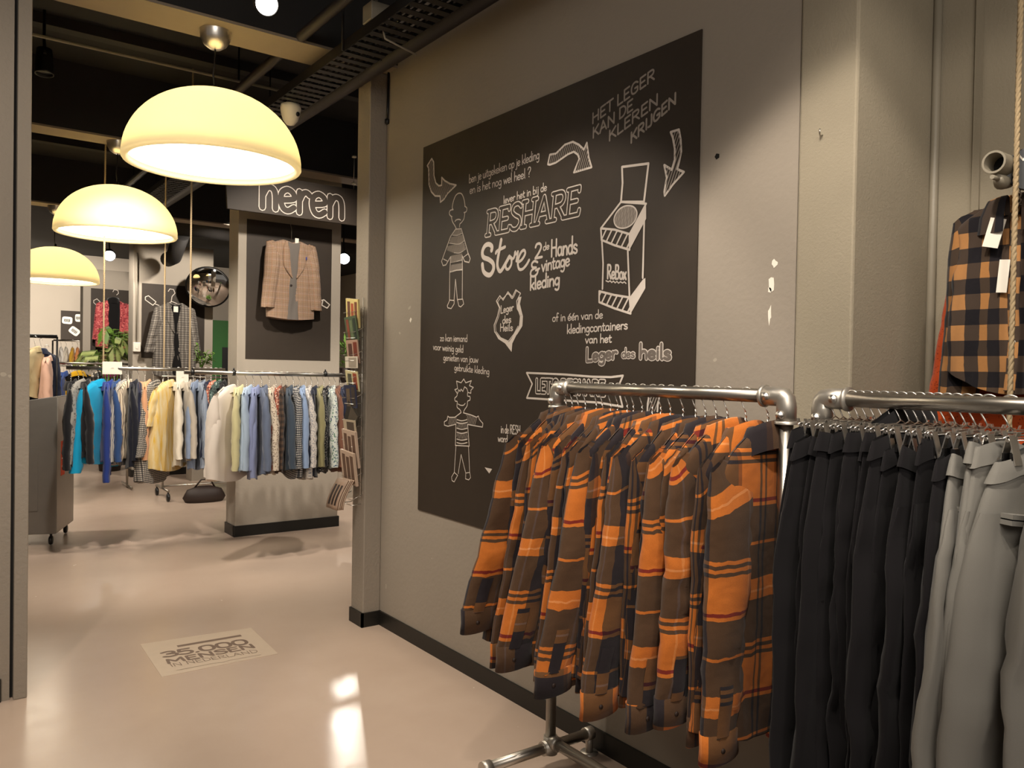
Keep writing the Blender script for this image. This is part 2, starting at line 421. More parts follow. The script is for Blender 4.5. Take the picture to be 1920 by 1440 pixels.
def text_strokes(s, p0, p1, cap, slant=0.0, serif=False):
    """centre lines of a text set on baseline p0-p1, filling its length"""
    W = sum(GL[c][0] for c in s); p0, p1 = Vector(p0), Vector(p1); d = p1 - p0; sx = d.length / W; d.normalize()
    out = []; x = 0.0
    for ch in s:
        adv, st = GL[ch]
        for q in st + (SERIF.get(ch, []) if serif else []):
            sm = q[0] == '~'; pts = [tuple(float(z) for z in w.split(',')) for w in q.lstrip('~').split()]
            pts = smooth(pts) if sm else [Vector(z) for z in pts]
            o = []
            for a in pts:
                lx = (x + a[0]) * sx + a[1] * cap * slant
                o.append(p0 + d * lx + Vector((0, 1)) * (a[1] * cap))
            out.append(o)
        x += adv
    return out
def hatch(poly, spacing, wd, ang=1.0):
    """hatching lines clipped to a polygon"""
    c, s = math.cos(ang), math.sin(ang)
    R = [(p[0]*c + p[1]*s, -p[0]*s + p[1]*c) for p in poly]
    y = min(q[1] for q in R) + spacing * .6; y1 = max(q[1] for q in R); out = []
    while y < y1:
        xs = []
        for a, b in zip(R, R[1:] + R[:1]):
            if (a[1] <= y) != (b[1] <= y): xs.append(a[0] + (y - a[1]) * (b[0] - a[0]) / (b[1] - a[1]))
        xs.sort()
        for a, b in zip(xs[::2], xs[1::2]):
            if b - a > wd: out += ribbon([(a*c - y*s, a*s + y*c), (b*c - y*s, b*s + y*c)], wd)
        y += spacing
    return out
class Marks:
    """flat marks laid on a plane: origin o, axes e (right) and f (up), normal n"""
    def __init__(s, o, e, f, n): s.o, s.e, s.f, s.n = Vector(o), Vector(e), Vector(f), Vector(n); s.mb = MB(); s.mi = []
    def add(s, polys, mi=0, lift=0.0012):
        for k, p in enumerate(polys):
            if len(p) < 3: continue
            lf = lift + (len(s.mi) % 61) * 9e-6   # strokes laid one over the other
            a = sum(p[i][0]*p[(i+1) % len(p)][1] - p[(i+1) % len(p)][0]*p[i][1] for i in range(len(p)))
            if a < 0: p = p[::-1]
            s.mb.add([s.o + s.e * q[0] + s.f * q[1] + s.n * lf for q in p], [tuple(range(len(p)))]); s.mi.append(mi)
    def build(s, name, mats, parent=None, label=None):
        me = s.mb.mesh(name)
        for m in mats: me.materials.append(m)
        me.polygons.foreach_set('material_index', s.mi); me.update()
        return ob(name, me, None, parent, label)

# ------------------------------------------------------------------ the setting
WX = 2.254
def sbox(name, a, b, m, bv=0.0):
    o = struct(name, MB().box(a, b).mesh(name), m)
    if bv: bevel(o, bv)
    return o
sbox('floor', (-6, -3, -0.1), (10, 20, 0.0), M['floor'])
sbox('ceiling', (-6, -3, 3.85), (10, 20, 3.95), M['ceiling'])
wr = sbox('wall_right', (WX, 1.53, 0), (2.5, 4.53, 3.85), M['wall'])
sc = MB(); random.seed(5)
for y, z, sx, sz in ((1.611, 1.919, .012, .016), (1.62, 1.859, .016, .03), (1.626, 1.835, .01, .012), (1.625, 1.754, .009, .035), (4.038, 1.836, .012, .014), (1.66, 1.50, .008, .012)):
    n = 9; sc.prism([(WX - .0012, y + sx * math.cos(2*PI*k/n) * random.uniform(.5, 1.1), z + sz * math.sin(2*PI*k/n) * random.uniform(.5, 1.1)) for k in range(n)], (0.0015, 0, 0))
sc.build('paint_chips', M['paper'], wr, 'pale chips where the grey paint has come off')
dk = MB().prism([(WX - .0012, 1.857 + .011*math.cos(2*PI*k/5), 2.322 + .011*math.sin(2*PI*k/5)) for k in range(5)], (.0015, 0, 0)); dk.build('dark_nick', M['dark_metal'], wr)
sbox('pillar_concrete', (2.246, 1.33, 0), (2.95, 1.526, 3.85), M['rough'], 0.008)
sbox('wall_alcove', (2.71, -2.0, 0), (2.95, 1.33, 3.85), M['rough'])
a = MB().tube([(2.698, 1.318, 0), (2.698, 1.318, 3.85)], 0.014, 10); struct('trim_1', a.mesh('trim_1'), M['pipe_grey'])
a = MB().box((2.700, 1.178, 0), (2.711, 1.200, 3.85)); struct('trim_2', a.mesh('trim_2'), M['rough'])
sbox('pillar_doorway', (2.14, 4.365, 0), (WX, 4.53, 3.33), M['pillar'], 0.006)
# left side of the doorway
sbox('wall_left', (-5, 4.30, 0), (0.333, 4.55, 3.85), M['pillar'])
sbox('trim_3', (0.347, 4.285, 0), (0.402, 4.55, 3.85), M['pillar'], 0.004)
sbox('trim_4', (0.330, 4.33, 0), (0.35, 4.5, 3.85), M['beam_dark'])
sbox('baseboard_left', (-5, 4.288, 0), (0.30, 4.302, 0.105), M['skirt'])
sbox('baseboard_right', (WX - .012, 1.53, 0), (WX + .01, 4.365, 0.085), M['skirt'])
b = MB().box((2.128, 4.353, 0), (WX, 4.366, 0.085)).box((2.128, 4.353, 0), (2.141, 4.53, 0.085)); struct('baseboard_doorway', b.mesh('baseboard_doorway'), M['skirt'])
# beams
for nm, x1, y0, y1 in (('beam_doorway', WX, 4.24, 4.53), ('beam_hall', 10, 6.95, 7.2), ('beam_hall.001', 10, 10.25, 10.5)):
    o = sbox(nm, (-5, y0, 3.345), (x1, y1, 3.85), M['beam_dark']); MB().box((-5, y0 + .004, 3.33), (x1, y1 - .004, 3.346)).build('underside_board', M['beam'], o)
# joints between the black ceiling slabs of the near room
for i, y in enumerate((1.6, 2.75, 3.55, 5.3, 6.1, 8.4, 9.3)):
    sbox('trim_ceiling' if i == 0 else 'trim_ceiling.%03d' % i, (-5, y, 3.78), (6, y + .10, 3.86), M['beam_dark'])
# hall
sbox('wall_far', (-5, 19, 0), (10, 19.2, 3.85), M['wall_hall'])
sbox('wall_hall_left', (-5, 4.5, 0), (-4.8, 19, 3.85), M['wall_hall'])
sbox('wall_hall_right', (8.4, 4.5, 0), (8.6, 19, 3.85), M['wall_hall'])
def hall_pillar(name, x0, x1, y0, y1, z1):
    o = sbox(name, (x0, y0, 0), (x1, y1, z1), M['wall_hall'], .006)
    b = MB().box((x0 - .012, y0 - .012, 0), (x1 + .012, y0 + .02, .10)).box((x0 - .012, y0, 0), (x0 + .02, y1, .10)).box((x1 - .02, y0, 0), (x1 + .012, y1, .10))
    b.build('plinth', M['skirt'], o)
    return o
hall_pillar('pillar_hall', 2.305, 3.305, 7.33, 7.60, 3.85)
hall_pillar('pillar_hall.001', 2.345, 3.42, 12.0, 12.3, 3.25)
hall_pillar('pillar_hall.002', 2.235, 3.30, 15.5, 15.8, 3.2)
dr = MB().box((5.15, 18.96, 0), (6.1, 19.02, 2.62)); d1 = struct('door_1', dr.mesh('door_1'), M['green'])
MB().box((5.62, 18.94, 0), (6.1, 18.965, 2.0)).build('door_panel', M['black'], d1)

# ------------------------------------------------------------------ blackboard mural
brd = ob('chalkboard', MB().box((WX - .006, 3.914 - 1.980, 0.767), (WX - .0005, 3.914, 2.792)).mesh('chalkboard'), M['board'])
tag(brd, 'big blackboard on the grey wall, covered in white chalk drawings and Dutch lettering', 'chalkboard')
def bm_(): return Marks((WX - .006, 3.914, 0.767), (0, -1, 0), (0, 0, 1), (-1, 0, 0))
BOARD_MARKS = {
 'arrow_sketch_a': [
  ('l',9,[(95,1944),(48,1915),(63,1898),(70,1807),(97,1762),(137,1733),(190,1723),(194,1690),(231,1700),(267,1725),(350,1754),(288,1772),(235,1798),(204,1821),(205,1779),(175,1781),(143,1802),(122,1846),(117,1920),(95,1944)]),
  ('h',5,[(95,1944),(48,1915),(63,1898),(70,1807),(97,1762),(137,1733),(190,1723),(194,1690),(231,1700),(267,1725),(350,1754),(288,1772),(235,1798),(204,1821),(205,1779),(175,1781),(143,1802),(122,1846),(117,1920),(95,1944)]),
 ],
 'arrow_sketch_b': [
  ('l',9,[(1126,1752),(1168,1748),(1228,1774),(1281,1775),(1321,1754),(1354,1726),(1372,1751),(1386,1686),(1405,1642),(1292,1642),(1326,1694),(1316,1713),(1289,1731),(1250,1728),(1169,1708),(1127,1707),(1113,1712),(1126,1752)]),
  ('h',5,[(1126,1752),(1168,1748),(1228,1774),(1281,1775),(1321,1754),(1354,1726),(1372,1751),(1386,1686),(1405,1642),(1292,1642),(1326,1694),(1316,1713),(1289,1731),(1250,1728),(1169,1708),(1127,1707),(1113,1712),(1126,1752)]),
 ],
 'arrow_sketch_c': [
  ('l',9,[(1842,1688),(1882,1688),(1892,1649),(1896,1604),(1885,1562),(1878,1543),(1911,1526),(1858,1490),(1819,1455),(1816,1471),(1827,1521),(1813,1571),(1851,1546),(1865,1581),(1864,1622),(1853,1665),(1842,1688)]),
  ('h',5,[(1842,1688),(1882,1688),(1892,1649),(1896,1604),(1885,1562),(1878,1543),(1911,1526),(1858,1490),(1819,1455),(1816,1471),(1827,1521),(1813,1571),(1851,1546),(1865,1581),(1864,1622),(1853,1665),(1842,1688)]),
 ],
 'arrow_sketch_d': [
  ('f',6,[(657,307),(721,306),(697,281),(657,307)]),
 ],
 'arrow_sketch_e': [
  ('l',8,[(1760,706),(1813,710),(1805,666),(1802,625),(1751,622),(1752,670),(1760,706)]),
  ('h',5,[(1760,706),(1813,710),(1805,666),(1802,625),(1751,622),(1752,670),(1760,706)]),
 ],
 'bald_figure_sketch': [
  ('s',6,[(325,1630),(315,1643),(327,1676),(348,1700),(377,1707),(406,1698),(428,1668),(439,1632)]),
  ('s',6,[(436,1631),(456,1618),(451,1601),(430,1599)]),
  ('s',6,[(438,1596),(431,1568),(410,1552),(393,1545),(390,1530)]),
  ('s',6,[(325,1630),(296,1630),(287,1616),(297,1603),(315,1594)]),
  ('s',6,[(308,1595),(320,1568),(346,1541),(358,1526)]),
  ('s',6,[(345,1565),(356,1571),(381,1571),(399,1565)]),
  ('l',6,[(351,1524),(304,1492),(263,1436),(216,1369),(232,1345),(261,1346),(308,1385),(301,1304),(367,1308),(425,1305),(420,1378),(444,1346),(485,1337),(496,1355),(474,1387),(445,1445),(407,1519),(351,1524)]),
  ('g',4,[(348,1522),(404,1518),(419,1495),(371,1490),(323,1496)]),
  ('s',4,[(419,1495),(371,1490),(323,1496)]),
  ('g',4,[(311,1486),(426,1484),(441,1455),(386,1442),(291,1458)]),
  ('s',4,[(441,1455),(386,1442),(291,1458)]),
  ('g',4,[(277,1442),(436,1443),(451,1409),(397,1395),(341,1402),(268,1425)]),
  ('s',4,[(451,1409),(397,1395),(341,1402)]),
  ('g',4,[(308,1387),(420,1388),(421,1356),(366,1354),(309,1354)]),
  ('s',4,[(421,1356),(366,1354),(309,1354)]),
  ('g',4,[(309,1339),(421,1338),(422,1308),(367,1308),(310,1308)]),
  ('s',4,[(422,1308),(367,1308),(310,1308)]),
  ('l',5,[(235,1380),(275,1365)]),
  ('l',5,[(434,1369),(474,1382)]),
  ('l',5,[(301,1307),(303,1156)]),
  ('l',5,[(348,1153),(359,1261),(381,1151)]),
  ('l',5,[(425,1303),(427,1154)]),
  ('l',5,[(306,1156),(282,1127),(288,1116),(321,1110),(349,1133),(350,1151),(306,1156)]),
  ('l',5,[(381,1154),(396,1120),(415,1114),(442,1128),(432,1153),(381,1154)]),
 ],
 'script_word': [
  ('s',24,[(685,1376),(688,1394),(659,1409),(626,1404),(605,1378),(615,1350),(661,1334),(699,1311),(704,1282),(680,1258),(647,1261),(617,1281),(607,1315)]),
  ('s',20,[(765,1418),(754,1380),(736,1312),(745,1278),(765,1267),(796,1292),(834,1330)]),
  ('s',16,[(722,1358),(734,1368),(797,1380)]),
  ('s',14,[(843,1327),(819,1315),(805,1294),(810,1275),(828,1271),(848,1287),(852,1310),(843,1327),(857,1317),(870,1321),(877,1335),(880,1347)]),
  ('s',14,[(877,1343),(882,1337),(896,1338),(901,1346),(897,1328),(891,1303)]),
  ('s',14,[(904,1296),(933,1305),(958,1330),(950,1347),(928,1342),(908,1317),(902,1287),(914,1263),(940,1261),(969,1278),(988,1298)]),
 ],
 'shield_sketch': [
  ('l',6,[(761,1149),(733,1125),(759,1091),(744,1050),(717,1009),(722,976),(771,942),(841,921),(887,957),(917,988),(942,1010),(934,1046),(903,1079),(898,1115),(927,1149),(889,1168),(863,1136),(827,1163),(789,1126),(761,1149)]),
  ('l',4,[(769,1139),(744,1120),(767,1088),(756,1049),(729,1008),(734,978),(775,946),(837,928),(880,960),(913,997)]),
  ('s',5,[(761,1149),(785,1134),(828,1154),(863,1129),(893,1161)]),
  ('f',6,[(912,1132),(935,1133),(924,1100),(949,1041),(946,996),(910,961),(873,935),(846,924),(887,966),(920,997),(926,1042),(902,1083)]),
  ('f',6,[(726,971),(755,940),(811,918),(865,876),(870,917),(910,966),(843,919),(771,942)]),
 ],
 'container_sketch': [
  ('l',10,[(1586,1608),(1731,1593),(1721,1520),(1711,1449),(1584,1469),(1591,1543),(1586,1608)]),
  ('l',9,[(1584,1469),(1469,1379),(1551,1363),(1636,1334),(1723,1440),(1584,1469)]),
  ('s',6,[(1675,1409),(1671,1422),(1662,1433),(1648,1442),(1630,1447),(1610,1449),(1590,1446),(1572,1439),(1558,1428),(1549,1415),(1546,1402),(1550,1388),(1560,1376),(1574,1368),(1593,1363),(1613,1362),(1632,1365),(1650,1372),(1664,1383),(1672,1395),(1675,1409)]),
  ('g',5,[(1675,1409),(1671,1422),(1662,1433),(1648,1442),(1630,1447),(1610,1449),(1590,1446),(1572,1439),(1558,1428),(1549,1415),(1546,1402),(1550,1388),(1560,1376),(1574,1368),(1593,1363),(1613,1362),(1632,1365),(1650,1372),(1664,1383),(1672,1395),(1675,1409)]),
  ('h',5,[(1675,1409),(1671,1422),(1662,1433),(1648,1442),(1630,1447),(1610,1449),(1590,1446),(1572,1439),(1558,1428),(1549,1415),(1546,1402),(1550,1388),(1560,1376),(1574,1368),(1593,1363),(1613,1362),(1632,1365),(1650,1372),(1664,1383),(1672,1395),(1675,1409)]),
  ('l',9,[(1469,1379),(1474,1331),(1552,1300),(1638,1272),(1636,1334),(1551,1363),(1469,1379)]),
  ('H',9,[(1469,1379),(1474,1331),(1552,1300),(1638,1272),(1636,1334),(1551,1363),(1469,1379)]),
  ('f',5,[(1723,1440),(1725,1382),(1638,1272),(1636,1334)]),
  ('l',9,[(1477,1328),(1487,1233),(1486,1129)]),
  ('l',9,[(1628,1273),(1643,1086)]),
  ('l',9,[(1715,1375),(1713,1155)]),
  ('l',9,[(1466,1121),(1467,1076),(1560,1045),(1651,1020),(1643,1084),(1558,1099),(1466,1121)]),
  ('H',9,[(1466,1121),(1467,1076),(1560,1045),(1651,1020),(1643,1084),(1558,1099),(1466,1121)]),
  ('f',5,[(1643,1084),(1713,1148),(1727,1154),(1728,1114),(1651,1020)]),
  ('l',5,[(1506,1161),(1520,1155),(1530,1159),(1540,1151),(1550,1156),(1560,1148),(1570,1153),(1580,1145),(1590,1150),(1603,1144),(1612,1148),(1622,1141)]),
 ],
 'spiky_hair_figure_sketch': [
  ('l',5,[(392,666),(370,684),(397,690),(385,729),(429,721),(454,741),(473,722),(525,734),(508,708),(544,700),(522,685),(522,670),(496,673),(484,693),(463,701),(447,677),(430,688),(420,676),(408,685),(398,666)]),
  ('s',5,[(395,666),(391,651),(371,639),(377,624),(396,622),(395,594),(423,581),(434,567)]),
  ('s',5,[(492,672),(493,655),(514,653),(515,635),(494,628),(490,605),(466,583),(456,568)]),
  ('s',5,[(405,610),(427,605),(455,606),(471,616)]),
  ('l',5,[(434,567),(374,539),(318,536),(306,542),(298,520),(270,509),(271,492),(308,488),(386,504),(384,393),(515,400),(497,510),(569,507),(631,505),(635,523),(604,541),(593,558),(578,551),(526,560),(456,567)]),
  ('s',5,[(395,529),(441,525),(492,534)]),
  ('s',5,[(395,514),(441,510),(493,520)]),
  ('s',5,[(396,484),(442,481),(494,490)]),
  ('s',5,[(397,463),(443,460),(494,470)]),
  ('s',5,[(398,427),(444,425),(496,434)]),
  ('s',5,[(398,409),(445,407),(496,417)]),
  ('h',4,[(483,560),(578,551),(569,510),(497,510)]),
  ('h',4,[(396,544),(318,535),(313,493),(392,504)]),
  ('h',4,[(397,514),(493,520),(494,493),(398,487)]),
  ('h',4,[(397,460),(497,467),(500,438),(398,430)]),
  ('l',4,[(390,390),(378,251)]),
  ('l',4,[(417,249),(441,350),(487,260)]),
  ('l',4,[(509,399),(524,267)]),
  ('l',4,[(378,251),(353,224),(357,206),(379,201),(411,239),(378,251)]),
  ('l',4,[(487,260),(486,230),(515,228),(533,242),(524,267),(487,260)]),
 ],
 'banner_sketch': [
  ('l',9,[(985,779),(1253,775),(1434,768),(1546,768),(1615,775),(1587,728),(1616,651),(1474,662),(1313,662),(989,663),(1028,729),(985,779)]),
 ],
}
BOARD_TEXT = [
  ('ben je uitgekeken op je kleding', [(471, 1742),(1052, 1751)], 44, 6, 'n', 0),
  ('en is het nog wel heel ?', [(480, 1686),(991, 1681)], 44, 6, 'n', 0),
  ('lever het in bij de', [(777, 1589),(1110, 1597)], 37, 6, 'n', 0),
  ('RESHARE', [(634, 1455),(1332, 1458)], 115, 14, 'o', 0.12),
  ('2', [(1028, 1299),(1087, 1299)], 66, 12, 'n', 0),
  ('de', [(1089, 1329),(1135, 1333)], 34, 7, 'n', 0),
  ('Hands', [(1145, 1296),(1325, 1294)], 74, 10, 'n', 0),
  ('&', [(993, 1216),(1065, 1224)], 69, 11, 'n', 0),
  ('vintage', [(1080, 1236),(1277, 1246)], 60, 9, 'n', 0),
  ('kleding', [(997, 1159),(1213, 1168)], 62, 10, 'n', 0),
  ('HET LEGER', [(1401, 1822),(1758, 1911)], 42, 8, 'd', 0),
  ('KAN DE', [(1406, 1761),(1643, 1824)], 42, 8, 'd', 0),
  ('KLEREN', [(1504, 1727),(1779, 1810)], 41, 8, 'd', 0),
  ('KRIJGEN', [(1630, 1691),(1869, 1791)], 40, 9, 'd', 0),
  ('Leger', [(769, 1063),(875, 1073)], 36, 7, 'n', 0),
  ('des', [(785, 1013),(857, 1017)], 36, 7, 'n', 0),
  ('Heils', [(766, 977),(872, 977)], 36, 7, 'n', 0),
  ('ReBox', [(1511, 1170),(1623, 1157)], 55, 9, 'n', 0),
  ('zo kan iemand', [(212, 942),(482, 932)], 37, 5, 'n', 0),
  ('voor weinig geld', [(141, 896),(446, 877)], 38, 5, 'n', 0),
  ('genieten van jouw', [(250, 837),(585, 825)], 37, 5, 'n', 0),
  ('gebruikte kleding', [(361, 785),(684, 767)], 36, 5, 'n', 0),
  ('in de RESH', [(788, 488),(944, 491)], 41, 6, 'n', 0),
  ('word', [(765, 445),(845, 445)], 36, 6, 'n', 0),
  ('of in één van de', [(1164, 1008),(1492, 1009)], 36, 6, 'n', 0),
  ('kledingcontainers', [(1265, 952),(1636, 960)], 39, 7, 'n', 0),
  ('van het', [(1385, 908),(1546, 909)], 36, 7, 'n', 0),
  ('Leger', [(1391, 832),(1579, 844)], 54, 11, 'o', 0),
  ('des', [(1605, 847),(1678, 847)], 36, 6, 'o', 0),
  ('heils', [(1703, 844),(1866, 840)], 56, 12, 'o', 0),
  ("LET'S RESHARE", [(1055, 692),(1513, 693)], 58, 9, 'o', 0),
]

for part, items in BOARD_MARKS.items():
    k = bm_()
    for kind, wd, pts in items:
        P = [(x / 1000, y / 1000) for x, y in pts]; wd /= 1000
        if kind == 's': k.add(ribbon(smooth(P, 4), wd))
        elif kind == 'l': k.add(ribbon(P, wd))
        elif kind == 'f': k.add([[Vector(p) for p in P]])
        elif kind == 'g': k.add(hatch(P, .0075, .006, 1.35), 1, .0009)
        elif kind == 'h': k.add(hatch(P, .0125, .0045, 1.15), 1, .0009)
        elif kind == 'H': k.add(hatch(P, .030, .008, 0.95), 0, .0010)
    nm = part[:-2] if part[-2] == '_' else part
    k.build(nm, [M['chalk'], M['chalk_dim']], brd)
k = bm_()
for s, (p0, p1), cap, wd, style, slant in BOARD_TEXT:
    lines = text_strokes(s, (p0[0]/1000, p0[1]/1000), (p1[0]/1000, p1[1]/1000), cap/1000, slant, s == 'RESHARE')
    wd /= 1000
    if style == 'n' and wd < .0075: wd *= .82
    if style == 'o':
        for L in lines: k.add(ribbon(L, wd + (.011 if s in ('RESHARE', "LET'S RESHARE") else .008)), 0, .0008)
        for L in lines: k.add(ribbon(L, wd), 3 if s not in ('Leger', 'des', 'heils') else 2, .0018)
    else:
        for L in lines: k.add(ribbon(L, wd), 1 if style == 'd' else 0, .0010)
k.build('chalk_lettering', [M['chalk'], M['chalk_dim'], M['chalk_grey'], M['board']], brd)

# ------------------------------------------------------------------ floor sticker
M['sticker'] = flat('worn_floor_sticker', '#cdb9a4', 0.4, 0, 0.12)
M['sticker_ink'] = flat('worn_print', '#806a5b', 0.5, 0, 0.3)
st = MB(); st.add([(.970, 4.203, 0), (1.562, 4.204, 0), (1.585, 4.715, 0), (.985, 4.766, 0), (.970, 4.203, .0015), (1.562, 4.204, .0015), (1.585, 4.715, .0015), (.985, 4.766, .0015)],
    [(0,3,2,1), (4,5,6,7), (0,1,5,4), (1,2,6,5), (2,3,7,6), (3,0,4,7)])
sk = ob('floor_sticker', st.mesh('floor_sticker'), M['sticker']); tag(sk, 'worn square floor sticker printed 35.000 mensen in Nederland', 'sticker')
k = Marks((0, 0, .0015), (1, 0, 0), (0, 1, 0), (0, 0, 1))
k.add([[Vector(p) for p in ((1.144, 4.600), (1.492, 4.590), (1.492, 4.622), (1.144, 4.632))]], 0, .0006)
for s, p0, p1, cap, wd in (('35.000', (1.04, 4.477), (1.49, 4.447), .085, .020), ('MENSEN', (1.035, 4.372), (1.50, 4.365), .065, .016), ('IN NEDERLAND', (1.04, 4.315), (1.485, 4.283), .048, .004)):
    for L in text_strokes(s, p0, p1, cap): k.add(ribbon(L, wd), 0, .0006)
k.add(ribbon([(1.05, 4.25), (1.24, 4.248), (1.28, 4.236), (1.32, 4.246), (1.48, 4.238)], .003), 0, .0006)
k.build('print', [M['sticker_ink']], sk)

# ------------------------------------------------------------------ garments
def nz(seed, *a):
    """smooth pseudo-noise of arrays in about -1..1"""
    r = np.random.RandomState(seed); o = 0
    for k in range(4):
        f = r.uniform(.6, 2.2, len(a)) * (1 + .7 * k); p = r.uniform(0, 6.28)
        o = o + np.sin(sum(f[i] * a[i] for i in range(len(a))) * 2.2 + p) / (1 + .6 * k)
    return o / 2.2
class Shirt:
    """hanging garment; origin = top of the rail under the hook; shoulders along x, the side y<0 faces the viewer"""
    def __init__(s, w=.24, neck=.07, drop=.07, L=.80, bot=1.0, D=.030, sl=.72, shift=0.0, outl=0.0, outr=0.0, fl=0.0, fr=0.0,
                 zn=-.125, seed=0, nc=40, nr=24, folds=.014, a0=.080, a1=.055, b=.026, sleeve_up=0.0, neckdip=.02, hemcurve=.03, wr=1.0):
        s.__dict__.update(locals()); del s.__dict__['s']
    def zsh(s, x):
        ax = np.abs(x)
        return s.zn - np.where(ax < s.neck, s.neckdip * (1 - ax / s.neck), s.drop * ((ax - s.neck) / (s.w - s.neck)) ** 1.15)
    def torso_pt(s, th, t):
        c, sn = np.cos(th), np.sin(th)
        W = s.w + (s.w * s.bot - s.w) * np.clip(t * 1.2, 0, 1) - .018 * np.sin(np.clip(t * 3, 0, 1) * PI)
        x0 = np.sign(c) * np.abs(c) ** .8 * W
        zt = s.zsh(np.clip(x0, -s.w, s.w)); ze = s.zn - s.L + s.hemcurve * (x0 / s.w) ** 2
        z = zt + (ze - zt) * t
        D = s.D * np.interp(t, [0, .004, .015, .04, .12, .3], [.05, .38, .62, .78, .92, 1.0]) * (1 + .25 * t)
        f = s.folds * np.clip(t * 1.6, 0, 1)
        y = np.sign(sn) * np.abs(sn) ** .55 * D + f * nz(s.seed, x0 * 14, t * 1.5) * (.6 + .4 * np.abs(sn)) + f * .6 * nz(s.seed + 9, x0 * 30 + sn, t * 3)
        x = x0 + s.shift * t ** 1.15 + .006 * s.wr * nz(s.seed + 3, th * 2, t * 5)
        return np.stack([x, y, z], -1), np.stack([x0 + np.where(sn > 0, .37, 0) , z], -1)
    def torso(s, name='body'):
        T = np.concatenate([[0, .004, .015], np.linspace(.04, .985, s.nr - 2), [.996, 1.0, 1.0, .95]]); TH = np.linspace(0, 2 * PI, s.nc + 1)
        tt, th = np.meshgrid(T, TH, indexing='ij')
        V, UV = s.torso_pt(th, tt)
        V[-2] = V[-2] * np.array([.985, .80, 1]); V[-1] = V[-1] * np.array([.97, .7, 1])
        return gmesh(name, V, UV)
    def sl_ax(s, sx, q):
        """sleeve section at fraction q: centre, half width, half thickness"""
        out = s.outl if sx < 0 else s.outr; fw = s.fl if sx < 0 else s.fr
        a = np.interp(q, [0, .06, .14, .5, 1], [.030, .066, s.a0, s.a0 * .88, s.a1]); b = s.b * np.interp(q, [0, .08, .3, 1], [.35, 1.0, 1.15, .9])
        z = s.zsh(np.array([s.w]))[0] + .016 - q * s.sl
        edge = s.w + .006 + .012 * np.clip(q * 6, 0, 1) + out * q ** 1.1
        x = sx * (edge - a) + s.shift * q ** 1.15 * .9
        y = fw * np.clip(q * 2.2, 0, 1) ** .8 + .007 * s.wr * nz(s.seed + (5 if sx < 0 else 6), q * 5)
        return x, y, z, a, b
    def sleeve(s, sx, name='sleeve', n=26, k=22, upto=1.0):
        Q = np.concatenate([np.linspace(0, upto - .015, n), [upto - .004, upto, upto, upto - .05]]); TH = np.linspace(0, 2 * PI, k + 1)
        q, th = np.meshgrid(Q, TH, indexing='ij')
        x, y, z, a, b = s.sl_ax(sx, q)
        a = a.copy(); b = b.copy(); a[-2:] *= .88; b[-2:] *= .75
        c, sn = np.cos(th), np.sin(th)
        wv = 1 + .30 * s.wr * nz(s.seed + 11 + sx, th * 1.0, q * 9) * np.clip(q * 4, 0, 1)
        px = x + np.sign(c) * np.abs(c) ** .85 * a * (1 + .025 * s.wr * nz(s.seed + 21 + sx, q * 14)); inw = np.clip((s.w + .01 - np.abs(px - s.shift * q ** 1.15 * .9)) / .07, 0, 1); py = y + sn * b * wv * (1 - .80 * inw * np.clip(1 - q / .30, 0, 1))
        pz = z + s.drop / (s.w - s.neck) * .9 * np.clip(s.w + .012 - np.abs(px - s.shift * q ** 1.15 * .9), 0, 1) * np.clip(1 - q * 3.2, 0, 1) + .004 * nz(s.seed + 2, c * 2, q * 8)
        V = np.stack([px, py, pz], -1)
        UV = np.stack([th * .045 + (0 if sx < 0 else .5), z * np.ones_like(th)], -1)
        return gmesh(name, V, UV)
    def cuff(s, sx, name='cuff', ln=.07):
        k = 22; TH = np.linspace(0, 2 * PI, k + 1); rows = []
        x, y, z, a, b = s.sl_ax(sx, np.array([1.0])); x, y, z, a, b = x[0], y[0], z[0], a[0] * .96, b[0]
        for dz, sc in ((.012, .90), (.010, 1.06), (-.03, 1.03), (-ln, 1.08), (-ln, .92), (.0, .85)):
            rows.append(np.stack([x + np.cos(TH) * a * sc, y + np.sin(TH) * b * (sc * 1.1), np.full_like(TH, z + dz) + .010 * np.cos(TH) * (1 if dz < 0 else .3)], -1))
        V = np.stack(rows); UV = np.stack([np.broadcast_to(TH * .05, V.shape[:2]) + .21, V[..., 2] * 1.0 + .17], -1)
        return gmesh(name, V, UV)
    def collar(s, name='collar', h=.034, flap=.045, rx=None, ry=.042):
        rx = rx or s.neck + .008; n = 34
        ph = np.linspace(PI / 2 + .22, PI / 2 + 2 * PI - .22, n); fr = (np.sin(ph) + 1) / 2   # 1 at the front (y>0)
        rows = []
        for dr, dz in ((-.008, -.012), (-.006, .4 * h), (-.003, h), (.006, h + .004), (.014, .55 * h), (.020, -.2 * flap), (.024, -.9 * flap)):
            tip = 1 + .5 * fr if dz < 0 else 1.0
            z = s.zn - .004 - .022 * fr + dz * tip
            rows.append(np.stack([np.cos(ph) * (rx + dr * (1 + .35 * (dz < 0) * np.abs(np.cos(ph)))), np.sin(ph) * (ry + dr) + .0 * ph, z - .014 * np.abs(np.cos(ph)) ** 2], -1))
        V = np.stack(rows); V[..., 1] += .003 * nz(s.seed, ph * 2)[None]
        UV = np.stack([np.broadcast_to(ph * .07, V.shape[:2]), np.cumsum(np.full(len(rows), .014))[:, None] * np.ones(n)[None] + .05], -1)
        return gmesh(name, V, UV)
    def yoke(s, name='yoke'):
        T = np.linspace(0.004, .20, 6); TH = np.linspace(PI + .12, 2 * PI - .12, 22)
        tt, th = np.meshgrid(T, TH, indexing='ij'); V, UV = s.torso_pt(th, tt); V[..., 1] -= .0035
        V[-1, :, 1] += .003
        return gmesh(name, V, UV * 1.0 + .13)
